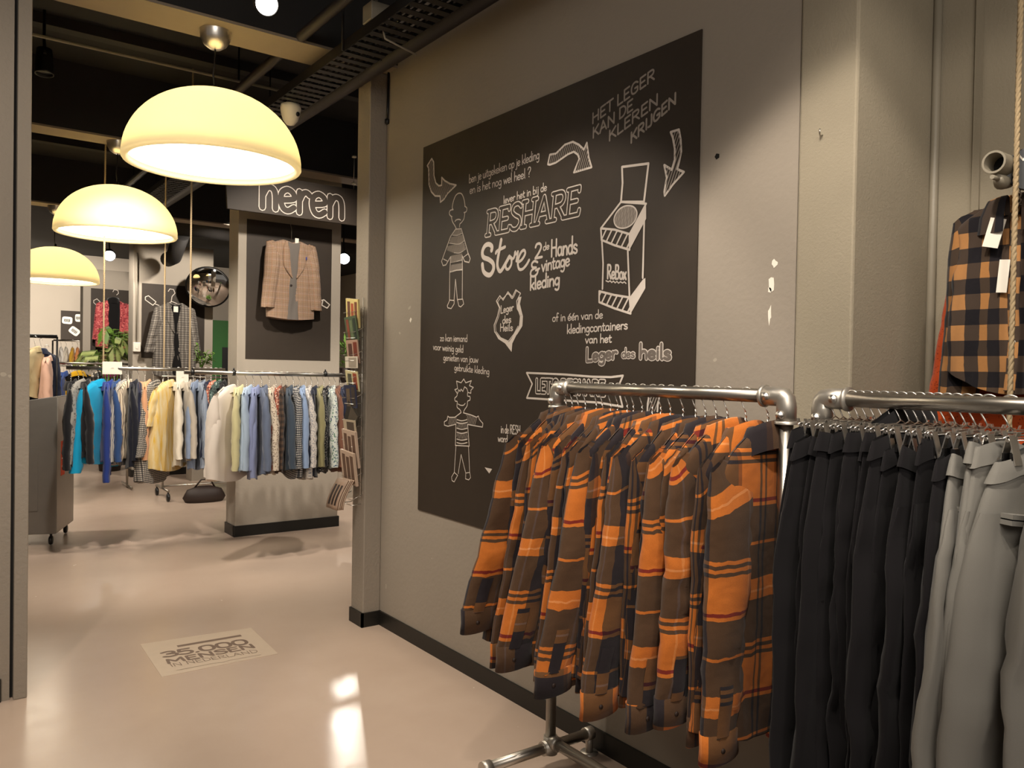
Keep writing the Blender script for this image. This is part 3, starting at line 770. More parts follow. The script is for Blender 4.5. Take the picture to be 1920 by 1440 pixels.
    def strip(s, th0, x0, hw, t0, t1, name, lift=.004, n=18):
        """narrow strip lying on the torso at angle th0"""
        T = np.linspace(t0, t1, n); rows = []
        for dx in (-hw, -hw * .9, hw * .9, hw):
            V, UV = s.torso_pt(np.full(n, th0), T); V = V.copy(); V[:, 0] += dx + x0; V[:, 1] += math.copysign(lift if abs(dx) < hw else 0, math.sin(th0)); rows.append((V, UV + [dx + .11, .05]))
        return gmesh(name, np.stack([r[0] for r in rows], 1), np.stack([r[1] for r in rows], 1))
def sleeve_placket(s, sx, name='sleeve_placket'):
    Q = np.linspace(.80, .995, 8); rows = []
    for k, th in enumerate((PI * 1.30, PI * 1.36, PI * 1.44, PI * 1.50)):
        x, y, z, a, b = s.sl_ax(sx, Q); th = th if sx < 0 else th + .1
        e = .0035 if k in (1, 2) else .001
        rows.append(np.stack([x + math.cos(th) * (a + e), y + math.sin(th) * (b * 1.12 + e), z], -1))
    V = np.stack(rows, 1); UV = np.stack([np.broadcast_to(np.arange(4) * .012, V.shape[:2]) + .3, V[..., 2] + .23], -1)
    return gmesh(name, V, UV)
def hang_wire(w=.21, drop=.075, zn=-.118, r=.0019, hookr=.023, neck=.0):
    """wire hanger: hook over the rail, twisted neck, shoulders and lower bar; origin at the rail centre"""
    hook = [(0.0, hookr * math.sin(a), hookr * math.cos(a)) for a in np.linspace(-1.9, 1.75, 16)]
    pts = [(0, -.004, zn + .006)] + [(0, hookr + .002, -.020)] [:0]
    hk = [(x, y, z) for x, y, z in hook]
    hk = hk + [(0, hookr * .9, -.012), (0, .010, -.034), (0, 0, -.052)]
    a = MB().tube(hk, r, 6)
    tw = [(math.cos(k * 1.3) * .0022, math.sin(k * 1.3) * .0022, -.050 - k * .0036) for k in range(int((-.050 - zn) / .0036) + 1)]
    a.tube(tw, r * 1.15, 5)
    b = MB().tube([(0, 0, zn), (w * .35, 0, zn - drop * .28), (w * .93, 0, zn - drop * .92), (w, 0, zn - drop), (w * .96, 0, zn - drop - .016), (0, 0, zn - drop - .016),
                   (-w * .96, 0, zn - drop - .016), (-w, 0, zn - drop), (-w * .93, 0, zn - drop * .92), (-w * .35, 0, zn - drop * .28), (0, 0, zn)], r, 5)
    return a.mesh('hook'), b.mesh('shoulder_wire')
ORD = ['first', 'second', 'third', 'fourth', 'fifth', 'sixth', 'seventh', 'eighth', 'ninth', 'tenth', 'eleventh', 'twelfth', 'thirteenth', 'fourteenth', 'fifteenth', 'sixteenth', 'seventeenth', 'eighteenth', 'nineteenth', 'twentieth', 'twenty-first', 'twenty-second', 'twenty-third', 'twenty-fourth', 'twenty-fifth', 'twenty-sixth', 'twenty-seventh', 'twenty-eighth', 'twenty-ninth', 'thirtieth']

# ------------------------------------------------------------------ pipe racks along the right wall
RX, RZ, PR = 1.995, 1.492, 0.0205
def pipe_rack(y_far, y_near, label, foot=True):
    t = thing('pipe_clothes_rack', label, 'clothes rack', (RX, y_far, 0))
    Ln = y_far - y_near
    MB().tube([(0, -.02, RZ), (0, -Ln + .02, RZ)], PR, 20).build('rail', M['steel'], t)
    for yy in (0, -Ln):
        MB().tube([(0, yy, .10), (0, yy, RZ - .03)], PR, 18).build('post', M['steel'], t)
        sg = -1 if yy == 0 else 1
        e = MB().tube([(0, yy, RZ - .075), (0, yy, RZ - .028), (0, yy + sg * .003, RZ - .010), (0, yy + sg * .011, RZ - .002), (0, yy + sg * .028, RZ), (0, yy + sg * .075, RZ)], .0285, 18)
        e.lathe([(.033, -.004), (.033, .004), (.0285, .006)], (0, yy, RZ - .075)).lathe([(.0285, -.006), (.033, -.004), (.033, .004), (.0, .004)], (0, yy + sg * .075, RZ), rot=Matrix.Rotation(-sg * PI/2, 3, 'X'))
        el = e.build('elbow', M['cast'], t)
        for p in ((-.028, yy, RZ - .052), (-.028, yy + sg * .050, RZ)):
            sw = MB().lathe([(.0, .011), (.006, .011), (.006, .008), (.0115, .008), (.0115, -.004)], p, 14, rot=Matrix.Rotation(-PI/2, 3, 'Y'))
            sw.build('set_screw', M['chrome'], el)
        if foot:
            f = MB().tube([(0, yy, .055), (0, yy, .125)], .028, 16).tube([(-.04, yy, .082), (.04, yy, .082)], .028, 16)
            f.tube([(0, yy + sg * .0, .105), (0, yy + sg * .05, .105)], .028, 16).build('base_fitting', M['cast'], t)
            MB().tube([(-.30, yy, .082), (.215, yy, .082)], PR, 16).build('foot', M['steel'], t)
            for xx in (-.30, .205):
                MB().tube([(xx, yy, .0), (xx, yy, .075)], .016, 12).lathe([(0, .006), (.036, .006), (.036, 0)], (xx, yy, 0)).tube([(xx - .025, yy, .082), (xx + .012, yy, .082)], .0265, 14).build('floor_flange', M['cast'], t)
    MB().tube([(0, -.03, .105), (0, -Ln + .03, .105)], PR, 14).build('base_pipe', M['steel'], t)
    return t
pipe_rack(2.405, 1.375, 'near galvanised pipe rack carrying the orange plaid shirts, set screws at its corners')
pipe_rack(1.262, 0.30, 'galvanised pipe rack carrying trousers, its elbow beside the end of the shirt rack')

# orange plaid overshirts: (y on the rail, near sleeve reach, forward offset, length change, turn)
HK = [2.386, 2.348, 2.312, 2.278, 2.236, 2.176, 2.144, 2.100, 2.064, 2.016, 1.986, 1.944, 1.896, 1.858, 1.815, 1.760, 1.708, 1.668, 1.626, 1.583, 1.515, 1.436]
# which stretch of the plaid shows on the sleeves that stand out
PX = {0: 31 + 100 * 20, 5: 37 + 100 * 3, 10: 32 + 100 * 44, 14: 39 + 100 * 13, 17: 33 + 100 * 35, 19: 36 + 100 * 8, 21: 31 + 100 * 27}
PROM = {0: .11, 2: .06, 5: .12, 7: .03, 10: .12, 12: .03, 14: .09, 17: .05, 19: .02, 21: -.01}
hk_me, sw_me = hang_wire(.18, .115, zn=-.125)
for i, y in enumerate(HK):
    f = i / 21.0; random.seed(i + 3)
    pr = PROM.get(i); pro = pr is not None and i in (0, 5, 10, 14, 17, 19, 21)
    rz = random.uniform(-.05, .05) + (.0 if not pro else -.06)
    s = Shirt(wr=.8, drop=.125, zn=-.105, w=.235 if pro else .215, L=.85 + random.uniform(-.03, .03), sl=.685 + random.uniform(-.02, .03) - (.085 if i == 0 else 0) + (.05 if i == 21 else 0), shift=-.10 + .075 * f,
              outl=(pr if pr is not None else -.03) * .75, outr=-.05, fl=(-.012 if pro else .006), fr=.0, seed=i * 7 + 1, D=.024 if not pro else .03, b=.020 if not pro else .034,
              a0=.095 if pro else .08, a1=.070 if pro else .06, bot=.96, folds=.011)
    nth = ORD[i]
    t = thing('plaid_overshirt', 'orange, navy and brown plaid overshirt, %s from the far post of the near pipe rack' % nth, 'shirt', (RX, y, RZ), rz, 'orange plaid overshirts on the pipe rack')
    ob('body', s.torso(), M['plaid'], t).pass_index = (i * 19 + 5) % 46 + 100 * ((i * 13) % 54)
    ob('collar', s.collar(h=.032 + .006 * random.random(), flap=.042, ry=.030), M['plaid'], t).pass_index = (i * 17 + 3) % 46 + 100 * ((i * 23 + 9) % 54)
    for sx in (-1, 1):
        sl = ob('sleeve', s.sleeve(sx), M['plaid'], t); sl.pass_index = PX[i] if sx < 0 and i in PX else (i * 37 + 11) % 46 + 100 * ((i * 17) % 54)
        cf = ob('cuff', s.cuff(sx), M['plaid'], sl); cf.pass_index = (i * 29 + 7) % 46 + 100 * ((i * 31) % 54)
        if sx < 0:
            ob('sleeve_placket', sleeve_placket(s, sx), M['plaid'], sl).pass_index = (i * 23 + 31) % 46 + 100 * ((i * 11) % 54)
            x, yy, z, a, b = s.sl_ax(-1, np.array([1.0]))
            MB().lathe([(0, .003), (.0065, .0025), (.0075, 0), (.0065, -.002)], (x[0] - .02, yy[0] - b[0] * 1.10, z[0] - .035), 12, rot=Matrix.Rotation(PI/2, 3, 'X')).build('button', M['pot'], sl)
    h = thing('wire_hanger', 'wire hanger of the %s plaid overshirt from the far post of the near rack' % nth, 'hanger', (RX, y, RZ + .0005), rz, 'wire hangers on the shirt rack')
    ob('hook', hk_me, M['chrome'], h); ob('shoulder_wire', sw_me, M['chrome'], h)

# trousers on clip hangers
def clip_hanger_parts(w=.155):
    hr = .0235
    hk = [(0.0, hr * math.sin(a), hr * math.cos(a)) for a in np.linspace(-1.9, 1.75, 16)] + [(0, hr * .9, -.012), (0, .008, -.034), (0, 0, -.050)]
    a = MB().tube(hk, .0021, 6)
    b = MB().tube([(-w - .015, 0, -.066), (-w, 0, -.060), (-.02, 0, -.056), (0, 0, -.048), (.02, 0, -.056), (w, 0, -.060), (w + .015, 0, -.066)], .0018, 6).tube([(-w, 0, -.070), (w, 0, -.070)], .0017, 6)
    c = MB()
    for sg in (-1, 1):
        R = Matrix.Rotation(sg * .25, 3, 'X')
        c.box((-.010, -.0013, -.045), (.010, .0013, .020), R, (0, sg * .0075, -.078))
        c.box((-.006, -.001, .018), (.006, .001, .028), Matrix.Rotation(-sg * .3, 3, 'X'), (0, sg * .009, -.078))
    c.tube([(-.011, 0, -.070), (.011, 0, -.070)], .0042, 8)
    d = MB().box((-.0115, -.010, -.030), (.0115, -.0045, -.012), None, (0, -.002, -.085)).box((-.0115, .0045, -.030), (.0115, .010, -.012), None, (0, .002, -.085))
    return a.mesh('hook'), b.mesh('bar'), c.mesh('clip'), d.mesh('clip_pad')
ch_hook, ch_bar, ch_clip, ch_pad = clip_hanger_parts()
class Trouser:
    def __init__(s, w=.205, seed=0, L=1.10, shift=-.06, D=.013, hip=1.22, zt=-.098, fold=.012): s.__dict__.update(locals())
    def hipf(s, d): return np.interp(d, [0, .10, .20, .30], [1, 1 + .45 * (s.hip - 1), 1 + .85 * (s.hip - 1), s.hip])
    def top(s):
        T = np.linspace(0, .30, 14); TH = np.linspace(0, 2*PI, 41); d, th = np.meshgrid(T, TH, indexing='ij'); c, sn = np.cos(th), np.sin(th)
        x0 = np.sign(c) * np.abs(c) ** .8 * s.w * s.hipf(d) * np.where(d > .29, .96, 1)
        dip = .022 * np.cos(x0 / s.w * 3.0 + s.seed) * np.clip(1 - d * 12, 0, 1)
        D = s.D * np.interp(d, [0, .1, .17, .25, .3], [.55, 1, 1.1, .85, .35])
        y = np.sign(sn) * np.abs(sn) ** .8 * D + s.fold * np.clip(d * 6, .15, 1) * nz(s.seed, x0 * 12, d * 2)
        V = np.stack([x0 + s.shift * d / s.L, y, s.zt + dip - d], -1); return V, np.stack([x0, -d], -1)
    def leg(s, sx):
        T = np.concatenate([np.linspace(.12, s.L, 30), [s.L, s.L - .03]]); TH = np.linspace(0, 2*PI, 27); d, th = np.meshgrid(T, TH, indexing='ij'); c, sn = np.cos(th), np.sin(th)
        out = np.where(d < .30, s.w * s.hipf(d) * .998, np.interp(d, [.30, .5, s.L], [s.w * s.hip * .998, s.w * s.hip * .99, s.w * 1.06]))
        a = np.interp(d, [.12, .27, .45, .75, s.L], [.10, s.w * s.hip * .50, .112, .104, .098]); cx = sx * (out - a)
        x0 = cx + np.sign(c) * np.abs(c) ** .85 * a
        y = sn * s.D * np.interp(d, [.12, .20, .28, .5], [.5, 1.0, 1.3, 1.4]) * (1 + .18 * nz(s.seed + sx + 4, th, d * 3)) + s.fold * nz(s.seed, x0 * 12, d * 2) + .006 * nz(s.seed + 13 + sx, d * 7) + sx * .004
        y[-2:] *= .8
        V = np.stack([x0 + s.shift * (d / s.L) ** .9 + .004 * nz(s.seed + 8, d * 3), y, s.zt - d], -1); return V, np.stack([x0, -d], -1)
    def body(s): return join_g('body', [s.top(), s.leg(-1), s.leg(1)])
    def band(s, name='waistband'):
        V, UV = s.top(); V = V[:4].copy(); UV = UV[:4]
        d0 = np.linspace(-.006, .040, 4)
        base = s.zt + (V[0, :, 2] - s.zt)
        for k in range(4): V[k, :, 2] = base - d0[k]
        V[..., 1] += np.sign(V[..., 1]) * .0022; V[..., 0] *= 1.004
        V[0, :, 1] *= .75
        return gmesh(name, V, UV)
    def loop(s, x):
        y = -(s.D * .8 + .008)
        return MB().box((x - .005, y - .003, s.zt - .056), (x + .005, y, s.zt - .004)).mesh('belt_loop')
def trouser(y, s, m, label, cat, rz, group, dz=0.0, tilt=0.0, welt=False):
    t = thing('trousers', label, cat, (RX, y, RZ + dz), rz, group); t.rotation_euler[1] = tilt
    ob('body', s.body(), m, t); ob('waistband', s.band(), m, t)
    for x in (-.12, .10): ob('belt_loop', s.loop(x), m, t)
    if welt:
        for k, z in enumerate((-.155, -.168)): MB().box((-.17, -s.D * 1.2 - .012, s.zt + .01 + z), (-.085, -s.D * .6, s.zt + .02 + z), Matrix.Rotation(.10, 3, 'Y')).build('pocket_welt', m, t)
    return t
def clip_hanger(y, label, rz):
    h = thing('clip_hanger', label, 'hanger', (RX, y, RZ + .0005), rz, 'chrome clip hangers on the trouser rack')
    ob('hook', ch_hook, M['chrome'], h); ob('bar', ch_bar, M['chrome'], h)
    for x in (-.145, .145):
        c = ob('clip', ch_clip, M['chrome'], h); c.location = (x, 0, 0)
        p = ob('clip_pad', ch_pad, M['black'], c)
    return h
ND = 17
for i in range(ND):
    y = 1.222 - i * .0225; random.seed(40 + i); rz = random.uniform(-.06, .06)
    big = i % 3 == 1
    s = Trouser(w=.195 + (.014 if big else random.uniform(-.02, .004)), seed=i * 5 + 2, shift=-.07 if big else -.03, D=.010 + (.006 if big else 0), fold=.008, zt=-.098 - random.uniform(0, .012))
    trouser(y, s, M['navy'], ('charcoal navy trousers, %s from the elbow of the trouser rack' % ORD[i] if i != 7 else 'charcoal navy trousers whose waistband stands up at the rail, eighth from the elbow'), 'trousers', rz, 'dark trousers on the pipe rack', .062 if i == 7 else 0, -.10 if i == 7 else 0)
    clip_hanger(y, 'chrome clip hanger holding the %s dark trousers from the elbow' % ORD[i], rz)
for i in range(5):
    y = .836 - [0, .046, .094, .15, .20][i]; random.seed(80 + i)
    s = Trouser(w=.185, seed=i * 11 + 5, shift=[-.15, -.09, -.10, -.16, -.1][i], D=[.020, .022, .026, .030, .026][i], fold=.013, zt=-.100, hip=1.26)
    trouser(y, s, M['grey'], ['grey suit trousers hanging next to the dark trousers', 'grey suit trousers, second after the dark trousers', 'grey suit trousers with a welt pocket showing, third after the dark trousers', 'grey suit trousers, fourth after the dark trousers', 'grey suit trousers nearest the edge, last visible on the rack'][i], 'trousers', [.04, -.02, -.22, -.32, -.1][i], 'grey trousers on the pipe rack', welt=True)
    clip_hanger(y, 'chrome clip hanger holding the %s grey trousers after the dark ones' % ORD[i], [.04, -.02, -.22, -.32, -.1][i])

# ------------------------------------------------------------------ pendant lamps
M['shade'] = NT('cream_lampshade')
t_ = M['shade']; t_.base(lin('#efe6c4')); t_.set(Roughness=0.5)
tr_ = t_.n('ShaderNodeBsdfTranslucent'); tr_.inputs[0].default_value = lin('#f4ead0')
mx_ = t_.n('ShaderNodeMixShader'); mx_.inputs[0].default_value = 0.5
t_.l(t_.b.outputs[0], mx_.inputs[1]); t_.l(tr_.outputs[0], mx_.inputs[2]); t_.l(mx_.outputs[0], t_.t.nodes['Material Output'].inputs[0])
M['shade'] = t_.m
M['diffuser'] = emit('lit_diffuser', (1.0, .93, .78, 1), LAMP_DIFF)
def pendant(x, y, zrim, ztop, label, R=.45):
    t = thing('pendant_lamp', label, 'lamp', (x, y, zrim), 0, 'cream dome pendant lamps')
    hh = R * .84; prof = []
    for k in range(19):
        a = PI / 2 * k / 18
        prof.append((max(R * math.cos(a) ** .92 if k < 18 else 0.0, .001), hh * math.sin(a)))
    inner = [(max(r - .014, .0005), max(z - .012, .0)) for r, z in prof]
    full = list(reversed(inner))[:-1] + [(R - .035, -.008), (R - .020, -.016), (R - .006, -.013), (R + .001, -.002)] + prof
    MB().lathe(full, (0, 0, 0), 64).build('shade', M['shade'], t)
    MB().lathe([(0.0005, .018), (R - .030, .018), (R - .030, .026), (.0005, .026)], (0, 0, 0), 48).build('diffuser', M['diffuser'], t)
    zc = ztop - zrim
    MB().tube([(0, 0, hh - .01), (-.010, 0, hh + .10), (-.004, 0, zc - .18), (0, 0, zc - .08)], .0045, 8).tube([(0, 0, hh - .012), (0, 0, hh + .035)], .012, 10).build('cord', M['dark_metal'], t)
    MB().lathe([(.0005, zc - .095), (.03, zc - .092), (.058, zc - .072), (.076, zc - .040), (.082, zc)], (0, 0, 0), 28).build('canopy', M['chrome'], t)
    l = bpy.data.lights.new('lamp_bulb', 'POINT'); l.energy = LAMP_IN; l.color = (1, .90, .66); l.shadow_soft_size = .09
    o = bpy.data.objects.new('lamp_bulb', l); COL.objects.link(o); o.parent = t; o.location = (.0, -.02, .17)
    l = bpy.data.lights.new('lamp_glow', 'AREA'); l.shape = 'DISK'; l.size = R * 1.7; l.energy = LAMP_OUT; l.color = (1, .87, .68)
    o = bpy.data.objects.new('lamp_glow', l); COL.objects.link(o); o.parent = t; o.location = (0, 0, .012)
    return t
pendant(1.25, 4.40, 2.63, 3.33, 'largest-looking cream dome pendant lamp, hanging in the doorway')
pendant(1.255, 7.06, 2.60, 3.33, 'middle one of the three cream dome pendant lamps in a row')
pendant(1.215, 10.38, 2.49, 3.33, 'farthest cream dome pendant lamp, partly behind the left wall')

# ------------------------------------------------------------------ ceiling fittings
M['lens'] = emit('spot_lens', (1, .95, .88, 1), 60.0)
def spotlamp(loc, aim, label, on=True, r=.055):
    t = thing('ceiling_spotlight', label, 'spotlight', loc, 0, 'ceiling spotlights')
    d = (Vector(aim) - Vector(loc)).normalized(); R = d.to_track_quat('-Z', 'Y').to_matrix()
    MB().lathe([(.0005, .15), (r * .8, .15), (r * .9, .10), (r, .0), (r, -.012), (r - .006, -.012), (r - .008, .02)], (0, 0, 0), 24, rot=R).build('housing', M['dark_metal'], t)
    MB().lathe([(.0005, .004), (r - .008, .004)], (0, 0, 0), 24, rot=R).build('lens', M['lens'] if on else M['black'], t)
    MB().tube([R @ Vector((0, r * .9, .10)), Vector((0, .02, .16)) + R @ Vector((0, 0, .05)), Vector((0, .02, 3.8 - loc[2]))], .010, 8).build('stem', M['dark_metal'], t)
    return t
spotlamp((1.246, 3.60, 3.19), (.55, 0, 1.3), 'glaring spotlight on the near ceiling above the big pendant lamp')
spotlamp((4.325, 9.5, 2.95), (2.6, 5.6, 1.3), 'glaring spotlight seen through the gap right of the tweed jacket', r=.075)
spotlamp((2.385, 14.0, 3.27), (1.6, 9.0, 1.0), 'distant glaring spotlight just below the middle pendant lamp', r=.09)
spotlamp((.62, 5.9, 3.40), (.6, 5.6, 0), 'unlit black spotlight on the dark ceiling behind the beam', False)
t = thing('cable_tray', 'long perforated metal cable tray running under the ceiling beside the wall', 'cable tray', (1.86, 0, 3.20))
tr = MB()
for x in (-.10, .10): tr.box((x - .002, 1.5, 0), (x + .002, 9.5, .055))
for k in range(100): tr.box((-.10, 1.5 + k * .08, -.002), (.10, 1.545 + k * .08, .001))
tr.build('tray', M['dark_metal'], t)
cb = MB()
for j in range(5): cb.tube([(-.07 + j * .033 + .006 * math.sin(k * 1.7 + j), 1.5 + k * .5, .012 + .006 * (j % 2)) for k in range(17)], .008, 6)
cb.build('cables', M['black'], t)
hg = MB()
for k in range(5):
    for x in (-.11, .11): MB().tube([(x, 2.2 + k * 1.7, 0), (x, 2.2 + k * 1.7, .65)], .006, 6).build('hanger_rod', M['dark_metal'], t)
tag(ob('ceiling_pipe', MB().tube([(2.065, .0, 3.275), (2.065, 9.5, 3.275)], .055, 16).mesh('ceiling_pipe'), M['pipe_dark']), 'thick dark pipe running along the top of the right wall', 'pipe')
tag(ob('ceiling_pipe', MB().tube([(1.66, 1.2, 3.36), (1.66, 9.5, 3.36)], .030, 12).mesh('ceiling_pipe'), M['pipe_dark']), 'thinner dark pipe beside the cable tray under the ceiling', 'pipe')
tag(ob('conduit', MB().tube([(-5, 5.55, 3.50), (2.2, 5.55, 3.50)], .010, 8).mesh('conduit'), M['pipe_grey']), 'thin grey conduit crossing the dark ceiling behind the doorway beam', 'conduit')
t = thing('junction_box', 'small grey junction box with a bent cable beside the cable tray', 'junction box', (1.80, 3.62, 3.30))
bevel(MB().box((-.05, -.05, -.045), (.05, .05, .045)).build('box', M['pipe_grey'], t)); MB().tube([(.0, -.05, -.04), (.02, -.06, -.13), (.20, -.05, -.16)], .005, 6).tube([(0,0,.04),(0,0,.5)], .008, 6).build('cable', M['pipe_grey'], t)
t = thing('security_camera', 'white dome security camera under the cable tray', 'security camera', (1.856, 4.90, 3.20))
MB().lathe([(.0005, 0), (.060, 0), (.064, -.02), (.062, -.035)], (0, 0, 0), 24).build('base', M['white'], t)
MB().lathe([(.062, -.035), (.058, -.06), (.045, -.10), (.024, -.125), (.0005, -.132)], (0, 0, 0), 24).build('dome', M['white'], t)
MB().lathe([(.014, .0), (.014, .006), (.0005, .008)], (.026, -.048, -.065), 14, rot=Vector((.45, -.85, -.2)).to_track_quat('Z', 'Y').to_matrix()).build('lens', M['black'], t)
tag(ob('wall_cable', MB().tube([(2.245, 4.34, 3.33), (2.243, 4.34, 3.12), (2.243, 4.345, 3.05)], .007, 6).lathe([(.0005, -.02), (.014, -.012), (.014, .012), (.0005, .02)], (2.243, 4.345, 3.04), 10).mesh('wall_cable'), M['black']), 'short black cable hanging in the corner above the doorway pillar', 'cable')
t = thing('air_duct', 'dark round air duct under the hall ceiling', 'duct', (0, 0, 0)); MB().tube([(2.2, 10.9, 3.45), (6.5, 10.9, 3.45)], .22, 24).build('duct', M['beam_dark'], t); MB().tube([(2.7, 10.9, 3.25), (2.7, 11.3, 3.0), (2.7, 11.6, 3.0)], .10, 16).build('branch', M['beam_dark'], t)

# ------------------------------------------------------------------ 'heren' sign
t = thing('hanging_sign', 'dark hanging sign board with the chalk-outlined word heren', 'sign', (0, 6.88, 0))
q = MB(); x0, x1 = 2.05, 3.27
q.add([(x0 + .02, 0, 2.885), (x1, 0, 2.885), (x1, 0, 3.215), (x0, 0, 3.215), (x0 + .02, .03, 2.885), (x1, .03, 2.885), (x1, .03, 3.215), (x0, .03, 3.215)], [(0,1,2,3), (7,6,5,4), (0,4,5,1), (3,2,6,7), (1,5,6,2), (0,3,7,4)])
q.build('board', M['board'], t)
k = Marks((2.34, -.0005, 2.935), (1, 0, 0), (0, 0, 1), (0, -1, 0))
L = text_strokes('heren', (0.0, 0.0), (.79, .0), .36)
for l in L: k.add(ribbon(l, .066), 0, .0012)
for l in L: k.add(ribbon(l, .050), 1, .003)
k.build('lettering', [M['chalk'], M['board']], t)
w_ = MB()
for x in (2.25, 3.225): w_.tube([(x, .015, 3.2), (x, .015, 3.8)], .004, 6)
w_.build('wire', M['steel'], t)
w_ = MB()
for z in (3.27, 3.52): w_.lathe([(.0005, -.012), (.022, -.008), (.022, .008), (.0005, .012)], (3.225, .015, z), 12)
w_.build('clamp', M['white'], t)

# ------------------------------------------------------------------ painted panels and display garments in the hall
def panel(name, x0, x1, z0, z1, y, label, marks):
    o = ob(name, MB().box((x0, y - .004, z0), (x1, y - .0002, z1)).mesh(name), M['board']); tag(o, label, 'panel')
    if marks:
        k = Marks((0, y - .0045, 0), (1, 0, 0), (0, 0, 1), (0, -1, 0))
        for m in marks: k.add(ribbon(m, .010), 0)
        k.build('chalk_outline', [M['chalk']], o)
    return o
panel('painted_panel', 2.38, 3.205, 1.625, 2.90, 7.33, 'dark painted panel on the pillar behind the tweed jacket', [[(3.09, 2.20), (3.13, 2.215), (3.19, 2.17), (3.165, 2.135), (3.11, 2.16), (3.12, 2.205)]])
panel('painted_panel', 2.455, 3.30, 1.655, 2.69, 12.0, 'dark painted panel behind the grey checked coat', [
    [(2.50, 2.50), (2.54, 2.52), (2.64, 2.44), (2.60, 2.39), (2.50, 2.46), (2.50, 2.50)], [(2.63, 2.41), (2.72, 2.38)],
    [(2.80, 2.60), (2.82, 2.635), (2.87, 2.63), (2.89, 2.58), (2.85, 2.53), (2.84, 2.46)], [(2.80, 2.43), (2.85, 2.46), (2.93, 2.43)]])
panel('painted_panel', 2.355, 3.2, 1.66, 2.87, 15.5, 'dark painted panel behind the rose and black jacket', [
    [(2.40, 2.66), (2.45, 2.69), (2.56, 2.58), (2.50, 2.53), (2.40, 2.62), (2.40, 2.66)], [(2.70, 2.83), (2.72, 2.87), (2.78, 2.86), (2.79, 2.81), (2.76, 2.78)]])
M['tweed'] = check('brown_tweed_check', [(20, '#a98f80'), (4, '#7d5f4c'), (6, '#b59c84'), (4, '#7d5f4c'), (22, '#9f846d'), (2, '#b06a44')], [(18, '#a98f76'), (4, '#7d5f4c'), (6, '#b59c84'), (20, '#98806a'), (2, '#b06a44')], False, .35)
M['greycheck'] = check('grey_coat_check', [(22, '#5f5a55'), (8, '#b9b2a6'), (10, '#7c756d'), (8, '#3e3936'), (16, '#8c857b')], [(20, '#5f5a55'), (8, '#b9b2a6'), (14, '#7c756d'), (6, '#3e3936')], False, .25)
M['rose'] = floral('rose_leather', '#a84a4c', ['#7c2f35', '#c76f6a'], 26, .4)
M['lining'] = cloth('grey_lining', '#6f6862'); M['fur'] = cloth('black_fur', '#0f0d0d', .3)
M['magenta'] = cloth('magenta_cloth', '#7c1d4f')
def front_strip(s, name, m, parent, xs, lift):
    """panel lying on the front (y<0) between outlines xs(t) -> (xl, xr)"""
    n = 16; T = np.linspace(.02, xs[2], n); rows = []
    for k in range(7):
        V = np.zeros((n, 3))
        for i, tt in enumerate(T):
            xl, xr = xs[0](tt), xs[1](tt); xx = xl + (xr - xl) * k / 6
            th = PI + math.acos(max(-1, min(1, math.copysign(abs(min(.98, abs(xx) / s.w)) ** 1.25, -xx))))
            P, _ = s.torso_pt(np.array([th]), np.array([tt])); V[i] = P[0]; V[i, 1] -= lift * (1 if 0 < k < 6 else .4)
        rows.append(V)
    V = np.stack(rows, 1); UV = np.stack([V[..., 0], V[..., 2]], -1)
    return ob(name, gmesh(name, V, UV), m, parent)
# tweed jacket
s = Shirt(w=.235, neck=.075, drop=.055, L=.74, D=.055, sl=.60, fl=-.03, fr=-.03, outl=.045, outr=.045, a0=.078, a1=.065, b=.05, seed=71, nc=48, bot=.98, folds=.008, wr=.6, hemcurve=.02)
t = thing('tweed_jacket', 'brown checked tweed blazer hanging open on the dark panel below the heren sign', 'jacket', (2.765, 7.235, 2.86), .06)
ob('body', s.torso(), M['tweed'], t)
for sx in (-1, 1): ob('sleeve', s.sleeve(sx), M['tweed'], t)
op = lambda tt: .012 + .020 * max(0, (.45 - tt)) / .45 + (.02 * max(0, tt - .55) / .45)
front_strip(s, 'lining', M['lining'], t, (lambda q: -.065 + .030 * min(1, q / .45) - .05 * max(0, q - .45), lambda q: .070 - .040 * min(1, q / .45) + .03 * max(0, q - .5), 1.0), .006)
for sg in (-1, 1):
    front_strip(s, 'lapel', M['tweed'], t, ((lambda q: -.06 + .035 * min(1, q / .47) - .075 * math.sin(min(1, q / .47) * PI) ** .7, lambda q: -.060 + .040 * min(1, q / .47)) if sg < 0 else (lambda q: .068 - .048 * min(1, q / .47), lambda q: .07 - .045 * min(1, q / .47) + .080 * math.sin(min(1, q / .47) * PI) ** .7)) + (.47,), .022)
bt = MB()
for z in (-.46, -.55): bt.lathe([(.0005, .004), (.011, .003), (.012, 0)], (-.028, -.068, z), 12, rot=Matrix.Rotation(PI/2, 3, 'X'))
bt.build('button', M['pot'], t)
MB().box((.10, -.072, -.30), (.125, -.066, -.275), None).build('pocket_square', flat('blue_cloth', '#3b3f7d', .8), t)
MB().box((.02, -.036, -.17), (.055, -.032, -.105)).build('paper_label', M['paper'], t)
MB().tube([(0, .03, .06), (0, .02, .02), (0, 0, -.02), (0, 0, -.12)], .003, 6).build('hook', M['steel'], t)
